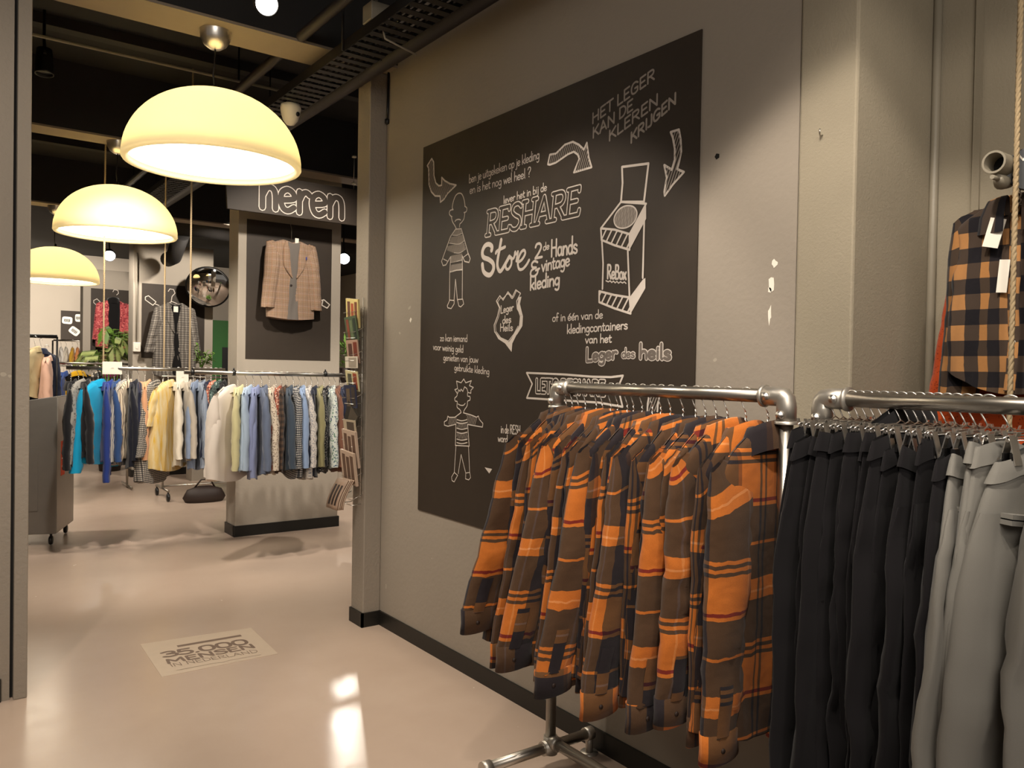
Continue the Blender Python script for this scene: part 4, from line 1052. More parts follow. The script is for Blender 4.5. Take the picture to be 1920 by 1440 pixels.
# grey checked coat
s = Shirt(w=.26, neck=.085, drop=.10, L=1.05, D=.06, sl=.62, outl=.12, outr=.08, a0=.10, a1=.075, b=.05, seed=33, nc=48, bot=1.12, folds=.02)
t = thing('checked_coat', 'long grey checked coat hanging open on the far dark panel', 'coat', (2.86, 11.86, 2.56), 0)
ob('body', s.torso(), M['greycheck'], t)
for sx in (-1, 1): ob('sleeve', s.sleeve(sx), M['greycheck'], t)
front_strip(s, 'lining', M['fur'], t, (lambda q: -.075 + .06 * min(1, q / .3) - .05 * max(0, q - .3), lambda q: .075 - .06 * min(1, q / .3) + .10 * max(0, q - .3), 1.0), .005)
for sg in (-1, 1):
    front_strip(s, 'lapel', M['greycheck'], t, ((lambda q: -.085 + .06 * min(1, q / .4) - .07 * math.sin(min(1, q / .4) * PI), lambda q: -.078 + .065 * min(1, q / .4)) if sg < 0 else (lambda q: .078 - .065 * min(1, q / .4), lambda q: .085 - .06 * min(1, q / .4) + .07 * math.sin(min(1, q / .4) * PI))) + (.4,), .014)
MB().box((-.035, -.068, -.26), (.025, -.064, -.18)).build('white_tag', M['paper'], t)
# rose and black jacket
s = Shirt(w=.26, neck=.075, drop=.09, L=.85, D=.06, sl=.62, outl=.05, outr=.05, b=.05, seed=12, bot=1.05, folds=.015)
t = thing('rose_jacket', 'rose red jacket with a black fur front on the farthest dark panel', 'jacket', (2.685, 15.36, 2.80), 0)
ob('body', s.torso(), M['rose'], t)
for sx in (-1, 1): ob('sleeve', s.sleeve(sx), M['rose'], t)
front_strip(s, 'fur_front', M['fur'], t, (lambda q: -.09 + .02 * q, lambda q: .10 - .02 * q, 1.0), .02)
ob('collar', s.collar(h=.05, flap=.06, ry=.06), M['fur'], t)
tag(ob('magenta_skirt', Shirt(w=.16, neck=.05, drop=.01, L=.40, D=.04, seed=3, bot=1.1).torso(), M['magenta']), 'magenta skirt hanging below the rose jacket', 'skirt'); bpy.data.objects['magenta_skirt'].location = (2.60, 15.25, 1.86)
# convex mirror
t = thing('convex_mirror', 'round convex security mirror beside the grey checked coat', 'mirror', (3.235, 11.60, 2.66))
mr = NT('mirror_glass'); mr.base((.9, .88, .85, 1)); mr.set(Metallic=1.0, Roughness=.03)
R = Vector((-.32, -.88, -.45)).to_track_quat('Z', 'Y').to_matrix()
MB().lathe([(.292 * math.sin(a) / math.sin(.62), .30 * (math.cos(a) - math.cos(.62)) / (1 - math.cos(.62)) * .30) for a in np.linspace(.62, .0005, 14)], (0, 0, 0), 48, rot=R).build('mirror', mr.m, t)
MB().lathe([(.285, .012), (.300, .008), (.302, -.015), (.0005, -.02)], (0, 0, 0), 48, rot=R).build('backing', M['dark_metal'], t)
MB().tube([R @ Vector((0, 0, -.02)), (0.02, .30, .03), (.03, .40, .03)], .014, 10).build('bracket', M['dark_metal'], t)
t = thing('wall_switch', 'small white switch box on the pillar left of the grey checked coat', 'switch', (2.39, 11.99, 1.80))
bevel(MB().box((-.048, -.04, -.065), (.048, .01, .065)).build('box', M['white'], t), .008); MB().box((-.014, -.046, -.022), (.014, -.038, .022)).build('rocker', M['paper'], t)
MB().tube([(0, -.005, .065), (0, -.005, 1.3)], .008, 6).build('conduit', M['pipe_grey'], t)
# board with paper tags on the far wall
t = thing('tag_board', 'small dark board with three white paper tags on the far wall', 'board', (0, 18.97, 0))
MB().box((2.33, 0, 2.06), (2.80, .02, 2.66)).build('board', M['board'], t)
for cx, cz, a, wd, hh in ((2.445, 2.46, .05, .19, .15), (2.58, 2.24, .65, .20, .15), (2.665, 2.52, .0, .15, .16)):
    Rm = Matrix.Rotation(a, 3, 'Y'); n = 24
    ps = [Rm @ Vector((math.copysign(abs(math.cos(2*PI*k/n)) ** .45, math.cos(2*PI*k/n)) * wd / 2, -.004, math.copysign(abs(math.sin(2*PI*k/n)) ** .45, math.sin(2*PI*k/n)) * hh / 2)) + Vector((cx, 0, cz)) for k in range(n)]
    tg = MB().prism(ps, (0, .004, 0)).build('paper_tag', M['paper'], t)
    q = MB()
    for j in range(5): q.box((-.058 + j * .024, -.0065, -.030 - .008 * (j % 2)), (-.044 + j * .024, -.004, .028), Rm, (cx, 0, cz))
    q.build('print', M['dark_metal'], tg)

# ------------------------------------------------------------------ plants
def leafcloud(seed, n, fn):
    random.seed(seed); q = MB()
    for _ in range(n):
        p, d, l, wd = fn(); d = d.normalized(); sd = d.cross(Vector((0, 0, 1)))
        sd = sd.normalized() if sd.length > .01 else Vector((1, 0, 0))
        q.add([p, p + d * l * .5 + sd * wd - Vector((0, 0, l * .05)), p + d * l - Vector((0, 0, l * .2)), p + d * l * .5 - sd * wd - Vector((0, 0, l * .05))], [(0, 1, 2, 3)])
    return q
t = thing('palm_plant', 'feathery palm plant standing in front of the rose jacket', 'plant', (2.23, 12.9, 0))
MB().lathe([(.0005, 0), (.14, 0), (.18, .30), (.19, .32), (.165, .32), (.0005, .29)], (0, 0, 0), 24).build('pot', M['pot'], t)
random.seed(4); stq = MB(); fr = MB(); fr2 = MB()
for k in range(15):
    a = k * 2.4; rr = random.uniform(.18, .44); top = random.uniform(1.65, 2.15)
    P = [Vector((0, 0, .28)), Vector((math.cos(a) * .04, math.sin(a) * .04, 1.0)), Vector((math.cos(a) * rr * .5, math.sin(a) * rr * .4, top)), Vector((math.cos(a) * rr, math.sin(a) * rr * .7, top - .03)), Vector((math.cos(a) * rr * 1.35, math.sin(a) * rr, top - .22))]
    S_ = [Vector(p) for p in P]; stq.tube(S_, [.008, .007, .005, .004, .002], 6)
    F = fr if k % 2 else fr2
    for j in range(30):
        f = j / 29; i0 = 1.7 + f * 2.25; i = int(i0); q = i0 - i; p = S_[i].lerp(S_[min(i + 1, 4)], q) if i < 4 else S_[4]
        dr = (S_[min(i+1, 4)] - S_[max(i - 0, 0)]).normalized() if i < 4 else (S_[4] - S_[3]).normalized()
        sd = dr.cross(Vector((0, 0, 1))).normalized()
        for sg in (-1, 1):
            d = (dr * .6 + sd * sg * .9 + Vector((0, 0, -.35))).normalized(); l = .20 * (1 - .5 * f); n_ = d.cross(dr).normalized()
            w2 = n_.cross(d) * .008
            F.add([p, p + d * l * .5 + w2, p + d * l + Vector((0, 0, -.03)), p + d * l * .5 - w2], [(0, 1, 2, 3)])
stq.build('stem', M['leaf'], t); fr.build('fronds', M['leaf'], t); fr2.build('fronds', M['leaf_pale'], t, 'paler dried fronds')
t = thing('leafy_plant', 'small bright green leafy plant in front of the far pillar edge', 'plant', (3.08, 11.35, 0))
MB().box((-.14, -.14, 0), (.14, .14, 1.36)).build('stand', M['wall_hall'], t)
MB().lathe([(.0005, 1.36), (.06, 1.36), (.08, 1.50), (.07, 1.50), (.0005, 1.48)], (0, 0, 0), 18).build('pot', M['pot'], t)
sp = MB(); random.seed(9); ends = []
for k in range(9):
    a = k * 2.4; e = Vector((math.cos(a) * random.uniform(.08, .20) + .05, math.sin(a) * .12, random.uniform(1.64, 1.90))); ends.append(e); sp.tube([(0, 0, 1.48), (e.x * .3, e.y * .3, 1.62), e], .004, 5)
sp.build('stem', M['leaf'], t)
def fn():
    e = random.choice(ends); f = random.uniform(.35, 1); p = Vector((e.x * f, e.y * f, 1.48 + (e.z - 1.48) * f)); return p, Vector((random.uniform(-1, 1), random.uniform(-1, 1), random.uniform(-.2, .8))), random.uniform(.06, .11), .018
leafcloud(3, 90, fn).build('leaves', M['leaf'], t)
t = thing('potted_plant', 'small potted plant behind the postcard rack at the doorway', 'plant', (4.13, 9.0, 0))
MB().box((-.13, -.13, 0), (.13, .13, 1.38)).build('stand', M['wall_hall'], t)
MB().lathe([(.0005, 1.38), (.05, 1.38), (.07, 1.56), (.06, 1.56), (.0005, 1.54)], (0, 0, 0), 18).build('pot', M['pot'], t)
def fn(): return Vector((random.uniform(-.03, .03), random.uniform(-.03, .03), random.uniform(1.55, 1.85))), Vector((random.uniform(-1, 1), random.uniform(-1, 1), random.uniform(.1, .9))), random.uniform(.14, .24), .014
leafcloud(6, 60, fn).build('leaves', M['leaf'], t); MB().tube([(0, 0, 1.53), (0, 0, 1.86)], .006, 6).build('stem', M['leaf'], t)

# ------------------------------------------------------------------ hanging rails of the hall
def rope(name, x, y, z0, z1, label):
    n = int((z1 - z0) / .026); q = MB()
    for j in range(3):
        q.tube([(x + .0034 * math.cos(2.1 * j + k * 1.5), y + .0034 * math.sin(2.1 * j + k * 1.5), z0 + (z1 - z0) * k / (n * 2)) for k in range(n * 2 + 1)], .0048, 5)
    return tag(ob(name, q.mesh(name), M['rope']), label, 'rope')
LZ, LY, QZ, QY = 1.520, 7.40, 1.502, 6.50
rl = ob('hanging_rail', MB().tube([(.95, LY, LZ), (2.22, LY, LZ)], .016, 14).mesh('hanging_rail'), M['steel']); tag(rl, 'steel rail hung on ropes holding the turquoise and yellow garments', 'rail')
rl = ob('hanging_rail', MB().tube([(1.64, QY, QZ), (3.25, QY, QZ - .012)], .016, 14).mesh('hanging_rail'), M['steel']); tag(rl, 'steel rail in front of the tweed jacket pillar holding pale and blue shirts', 'rail')
for i, x in enumerate((1.70, 2.02, 2.80)):
    q = MB().lathe([(.016, -.012), (.024, -.010), (.024, .010), (.016, .012)], (x, QY, QZ), 16, rot=Matrix.Rotation(PI/2, 3, 'Y')).tube([(x, QY - .0, QZ + .022), (x, QY, QZ + .040)], .006, 6)
    tag(ob('rail_clamp', q.mesh('rail_clamp'), M['black']), ['black clamp on the front hall rail at its rope', 'black clamp on the front hall rail above the white blouse', 'black clamp on the front hall rail below the painted panel'][i], 'clamp')
rope('rope', 1.222, LY, LZ, 3.85, 'rope holding the far rail, left of the grey checked coat')
rope('rope', 1.698, LY, LZ, 3.85, 'rope crossing the grey checked coat on its left half')
rope('rope', 1.70 - .02, QY, QZ, 3.85, 'rope holding the front hall rail, crossing the right side of the grey coat')
rope('rope', 3.20, QY, QZ - .012, 3.85, 'rope holding the end of the front hall rail, behind the doorway pillar')

for x, y, z, wd, lab in ((1.285, LY - .03, LZ, .17, 'white size plate on the roped rail above the royal blue shirt'), (1.845, LY - .03, LZ - .07, .12, 'white size plate on the roped rail above the cream blouse')):
    o = thing('size_plate', lab, 'size marker', (x, y, z), .35, 'white size plates on the roped rail')
    bevel(MB().box((-wd / 2, -.002, -.05), (wd / 2, .002, .055)).build('plate', M['white'], o), .001); MB().tube([(0, .0, -.01), (0, .03, .0)], .018, 10).build('clip', M['white'], o)
GM = {}
def gm(key):
    if key in GM: return GM[key]
    k, *r = key
    GM[key] = {'solid': lambda: cloth('cloth_' + r[0][1:], r[0]),
        'stripe': lambda: check('striped_' + r[0][1:] + r[1][1:], [(10, r[0]), (10, r[0])], [(r[2], r[0]), (r[3], r[1])], False, .15, .85),
        'check': lambda: check('checked_' + r[0][1:] + r[1][1:], [(r[2], r[0]), (r[2], r[1])], [(r[2], r[0]), (r[2], r[1])], False, .15),
        'floral': lambda: floral('print_' + r[0][1:], r[0], r[1], r[2]),
        'dye': lambda: tiedye('dyed_' + r[0][1:], r[0], r[1])}[k]()
    return GM[key]
bg_hook, bg_wire = hang_wire(.16, .085, zn=-.128, hookr=.018)
def bg(x, y, z, desc, noun, key, L=.68, rot=None, sl=.58, w=.225, seed=1, collar=True, dz=0.0, D=.028, sleeves=True, group=None, hanger=True, bot=1.14, place='', b=.030, cat=None):
    if rot is None: rot = 62 + (seed * 37) % 23
    s = Shirt(w=w, neck=.065, drop=.085, L=L + ((seed * 13) % 7 - 3) * .012, bot=bot, D=D, sl=sl, zn=-.112, seed=seed, nc=28, nr=16, a0=.072, a1=.05, b=b, outl=.01 + (seed * 29 % 11) * .010, outr=.03, wr=.8, fl=-.03 + (seed * 17 % 9) * .007, fr=.0, folds=.014)
    t = thing(noun.replace(' ', '_').replace('-', '_'), desc + ' ' + noun + ' ' + place, cat or noun.split()[-1], (x, y, z + dz), math.radians(rot), group)
    m = gm(key); ob('body', s.torso(), m, t)
    if sleeves:
        for sx in (-1, 1): ob('sleeve', s.sleeve(sx, n=16, k=16), m, t)
    if collar: ob('collar', s.collar(h=.026, flap=.035, ry=.032), m, t)
    if hanger:
        h = thing('wire_hanger', 'wire hanger carrying the %s %s' % (desc, noun), 'hanger', (x, y, z + dz), math.radians(rot), 'wire hangers on the hall rails')
        ob('hook', bg_hook, M['chrome'], h); ob('shoulder_wire', bg_wire, M['chrome'], h)
    return t
FR = 'on the front hall rail'; FL = 'on the roped rail farther left'
g1, g2 = 'garments on the front hall rail', 'garments on the farther roped rail'
RL = [  # x, description, noun, material, extras
 (1.985, 'crinkled white', 'blouse', ('solid', '#d6cbc0'), dict(L=.74, rot=46, sl=.62, D=.05, bot=1.3, b=.05, w=.24)),
 (2.055, 'pale lime', 'shirt', ('solid', '#c4bd92'), dict(L=.64)),
 (2.125, 'pale icy blue', 'shirt', ('solid', '#9fb0c4'), dict(L=.66)),
 (2.185, 'periwinkle blue', 'shirt', ('solid', '#7d86a8'), dict(L=.76, rot=72, sl=.58)),
 (2.250, 'dusty slate blue', 'shirt', ('solid', '#5b6478'), dict(L=.68, rot=80)),
 (2.315, 'beige flowered', 'blouse', ('floral', '#bdb09e', ('#8a7a6c', '#77685f'), 46), dict(L=.72, rot=76)),
 (2.370, 'rust patterned', 'blouse', ('floral', '#8e4a38', ('#cdb9a4', '#3c2c2a'), 50), dict(L=.70)),
 (2.415, 'dark brown checked', 'shirt', ('check', '#5a4536', '#2c2421', 24), dict(L=.70)),
 (2.465, 'dark denim blue', 'shirt', ('solid', '#39434f'), dict(L=.72, rot=74)),
 (2.520, 'black and white checked', 'shirt', ('check', '#b8b2aa', '#23262c', 9), dict(L=.74)),
 (2.572, 'light chambray blue', 'shirt', ('solid', '#7f92b0'), dict(L=.70, rot=80)),
 (2.628, 'grey white printed', 'blouse', ('floral', '#b9b2aa', ('#8b8d93', '#6f7078'), 60), dict(L=.74, rot=78)),
 (2.680, 'dark navy', 'shirt', ('solid', '#1e2230'), dict(L=.76)),
 (2.735, 'olive beige', 'shirt', ('solid', '#86805c'), dict(L=.72, rot=76)),
 (2.790, 'black speckled', 'blouse', ('floral', '#15151a', ('#8f8a84',), 90), dict(L=.72)),
 (2.842, 'white and green leaf print', 'blouse', ('floral', '#b4b9b2', ('#5e7a6a', '#46566a'), 40), dict(L=.72, rot=80)),
 (2.892, 'reddish brown', 'shirt', ('solid', '#6e4a3a'), dict(L=.70)),
 (2.945, 'midnight blue', 'shirt', ('solid', '#20253a'), dict(L=.70)),
 (3.000, 'pale sky striped', 'shirt', ('stripe', '#b9c2cc', '#7a8aa2', 12, 5), dict(L=.70)),
]
for i, (x, d, n, key, kw) in enumerate(RL):
    bg(x, QY, QZ - .012 * (x - 1.64) / 1.6, d, n, key, seed=i * 3 + 101, group=g1, place=FR, **kw)
LL = [
 (.985, 'long black', 'coat', ('solid', '#17171b'), dict(L=.72, sl=.62, rot=80)),
 (1.040, 'grey patterned', 'jumper', ('floral', '#8a8884', ('#5c5a58',), 40), dict(L=.62)),
 (1.075, 'dull black', 'jacket', ('solid', '#1d1c1f'), dict(L=.64, rot=86)),
 (1.185, 'bright turquoise', 'tunic', ('solid', '#1596c4'), dict(L=.72, rot=48, sl=.66, D=.05, b=.045)),
 (1.255, 'royal blue', 'shirt', ('solid', '#26397e'), dict(L=.66, sl=.74, rot=78)),
 (1.308, 'denim blue', 'shirt', ('solid', '#2c4674'), dict(L=.64, rot=80)),
 (1.355, 'grey and white striped', 'shirt', ('stripe', '#b9b3aa', '#4e5566', 12, 8), dict(L=.68)),
 (1.400, 'cream and brown striped', 'shirt', ('stripe', '#d0c1aa', '#5e4c42', 26, 10), dict(L=.66)),
 (1.445, 'black blue', 'cardigan', ('solid', '#191b26'), dict(L=.70, rot=78)),
 (1.500, 'dark navy', 'waistcoat', ('solid', '#20243a'), dict(L=.64, sleeves=False, collar=False)),
 (1.548, 'peach pink', 'top', ('solid', '#d09c76'), dict(L=.52)),
 (1.615, 'black and white gingham', 'dress', ('check', '#c4bbae', '#2b2a2b', 8), dict(L=.86, rot=54, sl=.55, bot=1.3, D=.05)),
 (1.735, 'mottled yellow', 'dress', ('dye', '#c9a23c', '#cbbd9a'), dict(L=.80, rot=48, sl=.30, bot=1.3, D=.05)),
 (1.820, 'cream white', 'blouse', ('solid', '#c8bfae'), dict(L=.72, rot=76)),
 (1.885, 'pale taupe', 'shirt', ('solid', '#a39a8d'), dict(L=.72)),
 (1.945, 'greyish blue', 'shirt', ('solid', '#76839a'), dict(L=.74, rot=72)),
 (2.005, 'grey blue striped', 'shirt', ('stripe', '#8d97a6', '#5f6a7c', 8, 5), dict(L=.78, rot=84)),
 (2.050, 'dark navy', 'blouse', ('solid', '#23283c'), dict(L=.72)),
 (2.098, 'red checked', 'shirt', ('check', '#a2402f', '#d0b7a2', 13), dict(L=.72)),
 (2.140, 'teal flowered', 'blouse', ('floral', '#41524f', ('#8fa39c', '#22302f'), 44), dict(L=.70)),
 (2.185, 'plain black', 'shirt', ('solid', '#18171a'), dict(L=.72)),
]
for i, (x, d, n, key, kw) in enumerate(LL):
    bg(x, LY, LZ, d, n, key, seed=i * 3 + 201, group=g2, place=FL, **kw)

# rolling rack behind the far rail
t = thing('rolling_rack', 'steel rolling clothes rack on casters behind the gingham dress', 'clothes rack', (2.27, 9.9, 0))
MB().tube([(0, 0, .12), (0, 0, 1.42)], .014, 12).tube([(1.5, 0, .12), (1.5, 0, 1.42)], .014, 12).build('post', M['steel'], t)
MB().tube([(-.02, 0, 1.42), (1.52, 0, 1.42)], .014, 12).build('rail', M['steel'], t)
MB().tube([(0, -.29, .12), (0, .29, .12)], .014, 12).tube([(1.5, -.29, .12), (1.5, .29, .12)], .014, 12).tube([(0, 0, .14), (1.5, 0, .14)], .012, 10).build('base_bar', M['steel'], t)
for x in (0, 1.5):
    for y in (-.27, .27):
        MB().lathe([(.0005, -.014), (.042, -.014), (.047, 0), (.042, .014), (.0005, .014)], (x, y, .047), 18, rot=Matrix.Rotation(PI/2, 3, 'Y')).tube([(x, y, .047), (x, y, .12)], .010, 8).build('caster', M['black'], t)
for i, (x, d, n, key) in enumerate(((2.42, 'rust orange', 'jumper', ('solid', '#8a3d22')), (2.60, 'charcoal', 'jumper', ('solid', '#2a2a2c')), (2.78, 'brown wool', 'coat', ('solid', '#4a3828')), (2.98, 'dark green', 'coat', ('solid', '#28332a')), (3.2, 'tan suede', 'jacket', ('solid', '#8d6a45')))):
    bg(x, 9.9, 1.42, d, n, key, L=.72, seed=300 + i, group='garments on the rolling rack', place='on the rolling rack behind', D=.04)
bt = thing('shoulder_bag', 'light brown bag lying under the far rail', 'bag', (2.62, 9.45, 0)); q = MB().lathe([(.0005, 0), (.13, .0), (.15, .06), (.12, .16), (.05, .20), (.0005, .20)], (0, 0, 0), 20); bo = q.build('body', M['pot'], bt); bo.scale = (1.6, .8, .9); MB().tube([(-.12, 0, .15), (-.05, -.05, .26), (.05, -.05, .26), (.12, 0, .15)], .010, 6).build('strap', M['pot'], bt)

# jackets on a tall rack at the far left, small garments on the shelf, black and yellow top
t = thing('tall_rack', 'dark tall garment rack behind the grey cabinet', 'clothes rack', (.55, 9.8, 0))
MB().tube([(0, 0, 1.84), (.62, 0, 1.84)], .020, 12).build('rail', M['dark_metal'], t); MB().tube([(0, 0, 0), (0, 0, 1.84)], .016, 10).build('post', M['dark_metal'], t)
MB().tube([(.62, 0, 0), (.62, 0, 1.84)], .010, 10).build('post', M['dark_metal'], t); MB().tube([(0, -.3, .02), (0, .3, .02)], .016, 8).tube([(.62, -.3, .02), (.62, .3, .02)], .016, 8).build('foot', M['dark_metal'], t)
for i, (x, d, n, key, L, rt, cat) in enumerate(((.74, 'quilted grey', 'jacket', ('solid', '#7c7a78'), .62, 60, 'jacket'), (.955, 'fleecy cream', 'jacket', ('solid', '#c9b78c'), .50, 60, 'jacket'), (1.02, 'dark navy', 'sweatshirt', ('solid', '#1e2740'), .58, 40, 'sweatshirt'), (1.075, 'pale pink', 'cardigan', ('solid', '#d8ae98'), .62, 80, 'cardigan'))):
    bg(x, 9.8 - .10 * (i == 1), 1.84 - .02 * i - .05 * (i == 3), d, n, key, L=L, rot=rt, seed=400 + i, group='jackets above the grey cabinet', place='hanging above the grey cabinet', D=.05, sl=.5, b=.04)
sh = thing('shelf_rail', 'narrow wall shelf with a steel rail under the tag board', 'shelf', (0, 16.0, 0))
MB().box((1.85, -.2, 1.50), (2.70, .2, 1.54)).build('shelf', M['wall_hall'], sh); MB().tube([(1.85, 0, 1.96), (2.75, 0, 1.96)], .014, 10).build('rail', M['steel'], sh); MB().tube([(1.86, .15, 0), (1.86, .15, 1.96)], .014, 8).tube([(2.69, .15, 0), (2.69, .15, 1.96)], .014, 8).build('post', M['steel'], sh)
for i, (x, d, key) in enumerate(((1.97, 'white', ('solid', '#ddd6cc')), (2.05, 'off-white', ('solid', '#cfc6b6')), (2.15, 'mustard yellow', ('solid', '#c79a35')), (2.23, 'pale orange', ('solid', '#d08a55')), (2.31, 'orange', ('solid', '#c96a3a')), (2.40, 'scarlet', ('solid', '#b02a26')), (2.48, 'dark red', ('solid', '#8f2422')))):
    bg(x, 16.0, 1.96, d, 'kids shirt', key, L=.30, rot=80, sl=.22, w=.15, seed=450 + i, group='small shirts under the tag board', place='hanging under the tag board', collar=False)
M['yb'] = check('yellow_black_top', [(150, '#d0a020'), (130, '#141210')], [(10, '#d0a020'), (10, '#d0a020')], False, .05, .0)
t = thing('low_rack', 'low steel rack with the yellow and black top', 'clothes rack', (1.20, 11.0, 0)); MB().tube([(0, 0, 1.56), (.9, 0, 1.56)], .014, 10).build('rail', M['steel'], t); MB().tube([(0, 0, 0), (0, 0, 1.56)], .014, 10).tube([(.9, 0, 0), (.9, 0, 1.56)], .014, 10).build('post', M['steel'], t); MB().tube([(0, -.3, .03), (0, .3, .03)], .014, 8).tube([(.9, -.3, .03), (.9, .3, .03)], .014, 8).build('foot', M['steel'], t)
y_ = bg(1.54, 11.0, 1.56, 'yellow and black', 'top', ('solid', '#cfa020'), L=.50, rot=15, seed=480, place='on the low rack behind the turquoise tunic', w=.20, sl=.3)
y_.children[0].data.materials.clear(); y_.children[0].data.materials.append(M['yb'])
bg(1.275, 11.0, 1.56, 'bright red', 'jacket', ('solid', '#b93a2c'), L=.62, rot=55, seed=486, place='on the low rack right of the pale pink cardigan')
bg(1.385, 11.0, 1.56, 'cobalt blue', 'jacket', ('solid', '#2f4a8c'), L=.62, rot=75, seed=488, place='on the low rack next to the red jacket')
bg(1.74, 11.0, 1.56, 'black and white', 'cardigan', ('check', '#cbbfb0', '#1b1b1c', 40), L=.6, rot=60, seed=482, place='on the low rack behind the turquoise tunic')

# grey cabinet with a sloped top
t = thing('metal_cabinet', 'grey metal bin cabinet with a sloped top and an orange sticker, on casters', 'cabinet', (.93, 7.76, 0), math.radians(-20))
q = MB(); d_ = .62; h1, h0, wd = 1.275, 1.17, .60
q.add([(0, 0, .10), (0, wd, .10), (-d_, wd, .10), (-d_, 0, .10), (0, 0, h1), (0, wd, h1), (-d_, wd, h0), (-d_, 0, h0)], [(0,3,2,1), (4,5,6,7), (0,1,5,4), (1,2,6,5), (2,3,7,6), (3,0,4,7)])
bevel(q.build('body', M['cabinet'], t), .006)
MB().box((.0, .01, .11), (.004, wd - .01, h1 - .01)).build('lit_side', M['cabinet_lit'], t)  # sheet over the cabinet side, brightened by colour to look lit
MB().box((-.52, -.005, .30), (-.14, .0, .84)).build('door', M['cabinet'], t)
stk = MB().box((.004, .12, .58), (.006, .25, .88)).build('sticker', M['orange'], t, 'orange sticker'); MB().tube([(.007, .15, .66), (.007, .215, .66)], .006, 6).tube([(.007, .15, .73), (.007, .22, .73)], .006, 6).tube([(.007, .15, .80), (.007, .21, .80)], .006, 6).build('print', M['paper'], stk)
for x, y in ((-.05, .05), (-.05, wd - .05), (-d_ + .05, .05), (-d_ + .05, wd - .05)):
    MB().lathe([(.0005, -.013), (.034, -.013), (.04, 0), (.034, .013), (.0005, .013)], (x, y, .04), 16, rot=Matrix.Rotation(PI/2, 3, 'Y')).tube([(x, y, .04), (x, y, .105)], .010, 8).build('caster', M['black'], t)

# ------------------------------------------------------------------ postcard rack on the doorway pillar
t = thing('postcard_rack', 'narrow wire postcard rack on the side of the doorway pillar', 'rack', (2.10, 4.45, 0))
q = MB()
for y in (-.05, .05): q.tube([(.03, y, .78), (.03, y, 1.98)], .0025, 6)
zs = [1.92, 1.80, 1.665, 1.53, 1.405, 1.27, 1.15, 1.02, .93, .80]
for z in zs:
    q.tube([(.03, -.075, z), (-.035, -.078, z - .03), (-.035, .078, z - .03), (.03, .075, z)], .0022, 6).tube([(.03, -.06, z - .06), (-.03, -.06, z - .065), (-.03, .06, z - .065), (.03, .06, z - .06)], .0022, 6)
q.build('wire_frame', M['chrome'], t)
CARDS = [ # z centre, h, w, thick, lean, roll, base, inner colours, label
 (1.885, .17, .135, .012, .10, .10, '#cdbb7c', ['#7a4a34', '#b0583c', '#6e4638'], 'yellow and brown printed card in the top pocket of the rack', 'postcard'),
 (1.790, .15, .13, .006, .14, -.05, '#4c5a42', ['#2e3a30', '#6c7a58', '#8a4a38'], 'dark green picture card below the top pocket of the rack', 'postcard'),
 (1.655, .14, .13, .006, .12, .0, '#a88a78', ['#7c3a2a', '#5a3a30'], 'rust coloured picture card in the third pocket', 'postcard'),
 (1.590, .07, .14, .003, .05, .0, '#d2c8b8', ['#a89c8c'], 'white price card under the rust picture card', 'price card'),
 (1.480, .12, .135, .006, .16, .06, '#d0c69a', ['#a05038', '#5c5c4c'], 'cream card with red and grey drawings', 'postcard'),
 (1.385, .14, .13, .006, .08, -.04, '#2c3048', ['#433a34', '#6a5a48'], 'navy blue card in the middle of the rack', 'postcard'),
 (1.265, .13, .13, .006, .10, .62, '#2e2a24', ['#5a5044'], 'black card standing on its corner', 'postcard'),
 (1.190, .11, .13, .008, .12, .0, '#b8a890', ['#5a4c40'], 'cream and black patterned card below the tilted black card', 'postcard'),
 (1.075, .22, .15, .014, .14, .05, '#c0a996', ['#6c5142', '#6c5142', '#6c5142'], 'upper of the two booklets with barred beige covers', 'booklet'),
 (.960, .20, .15, .014, .16, .08, '#bda692', ['#6a5040', '#6a5040', '#6a5040'], 'lower of the two booklets with barred beige covers', 'booklet'),
]
for i, (z, hh, wd, th, lean, roll, c, cols, lab, cat) in enumerate(CARDS):
    wd *= 1.22
    o = thing(cat.replace(' ', '_'), lab, cat, (2.085 - .010 * (i % 2), 4.43, z), 0, 'cards in the postcard rack')
    Rm = Matrix.Rotation(-lean, 3, 'Y') @ Matrix.Rotation(roll, 3, 'X')
    MB().box((-th, -wd / 2, -hh / 2), (0, wd / 2, hh / 2), Rm).build('card', flat('card_stock_%d' % i, c, .5), o)
    n = len(cols)
    for j, cc in enumerate(cols):
        MB().box((-th - .0012, wd * (-.42 + .86 * j / n), -hh * .42), (-th, wd * (-.42 + .86 * (j + .72) / n), hh * (.40 - .06 * (j % 2))), Rm).build('picture', flat('card_print_%d_%d' % (i, j), cc, .5, 0, .4), o)
bk = thing('magazine', 'bent stack of beige magazine pages drooping from the lowest pocket', 'magazine', (2.075, 4.43, .80))
nn = 12; V = np.zeros((nn, 6, 3))
q = MB()
for k in range(4):
    prof = []
    for i in range(10):
        f = i / 9; prof.append((-.012 * k - .012 - .07 * math.sin(f * 1.5), .09 - .17 * f))
    vs = [(x, y, z) for x, z in prof for y in (-.075, .075)] + [(x + .008, y, z) for x, z in prof for y in (-.075, .075)]
    fs = [(2*i, 2*i+1, 2*i+3, 2*i+2) for i in range(9)] + [(20+2*i+1, 20+2*i, 20+2*i+2, 20+2*i+3) for i in range(9)] + [(2*i, 2*i+2, 20+2*i+2, 20+2*i) for i in range(9)] + [(2*i+1, 20+2*i+1, 20+2*i+3, 2*i+3) for i in range(9)] + [(0, 20, 21, 1), (18, 19, 39, 38)]
    MB().add(vs, fs, True).build('pages', flat('magazine_pages_%d' % k, ['#b79c86', '#a88d78', '#c4ab95', '#9a806c'][k], .55, 0, .3), bk)
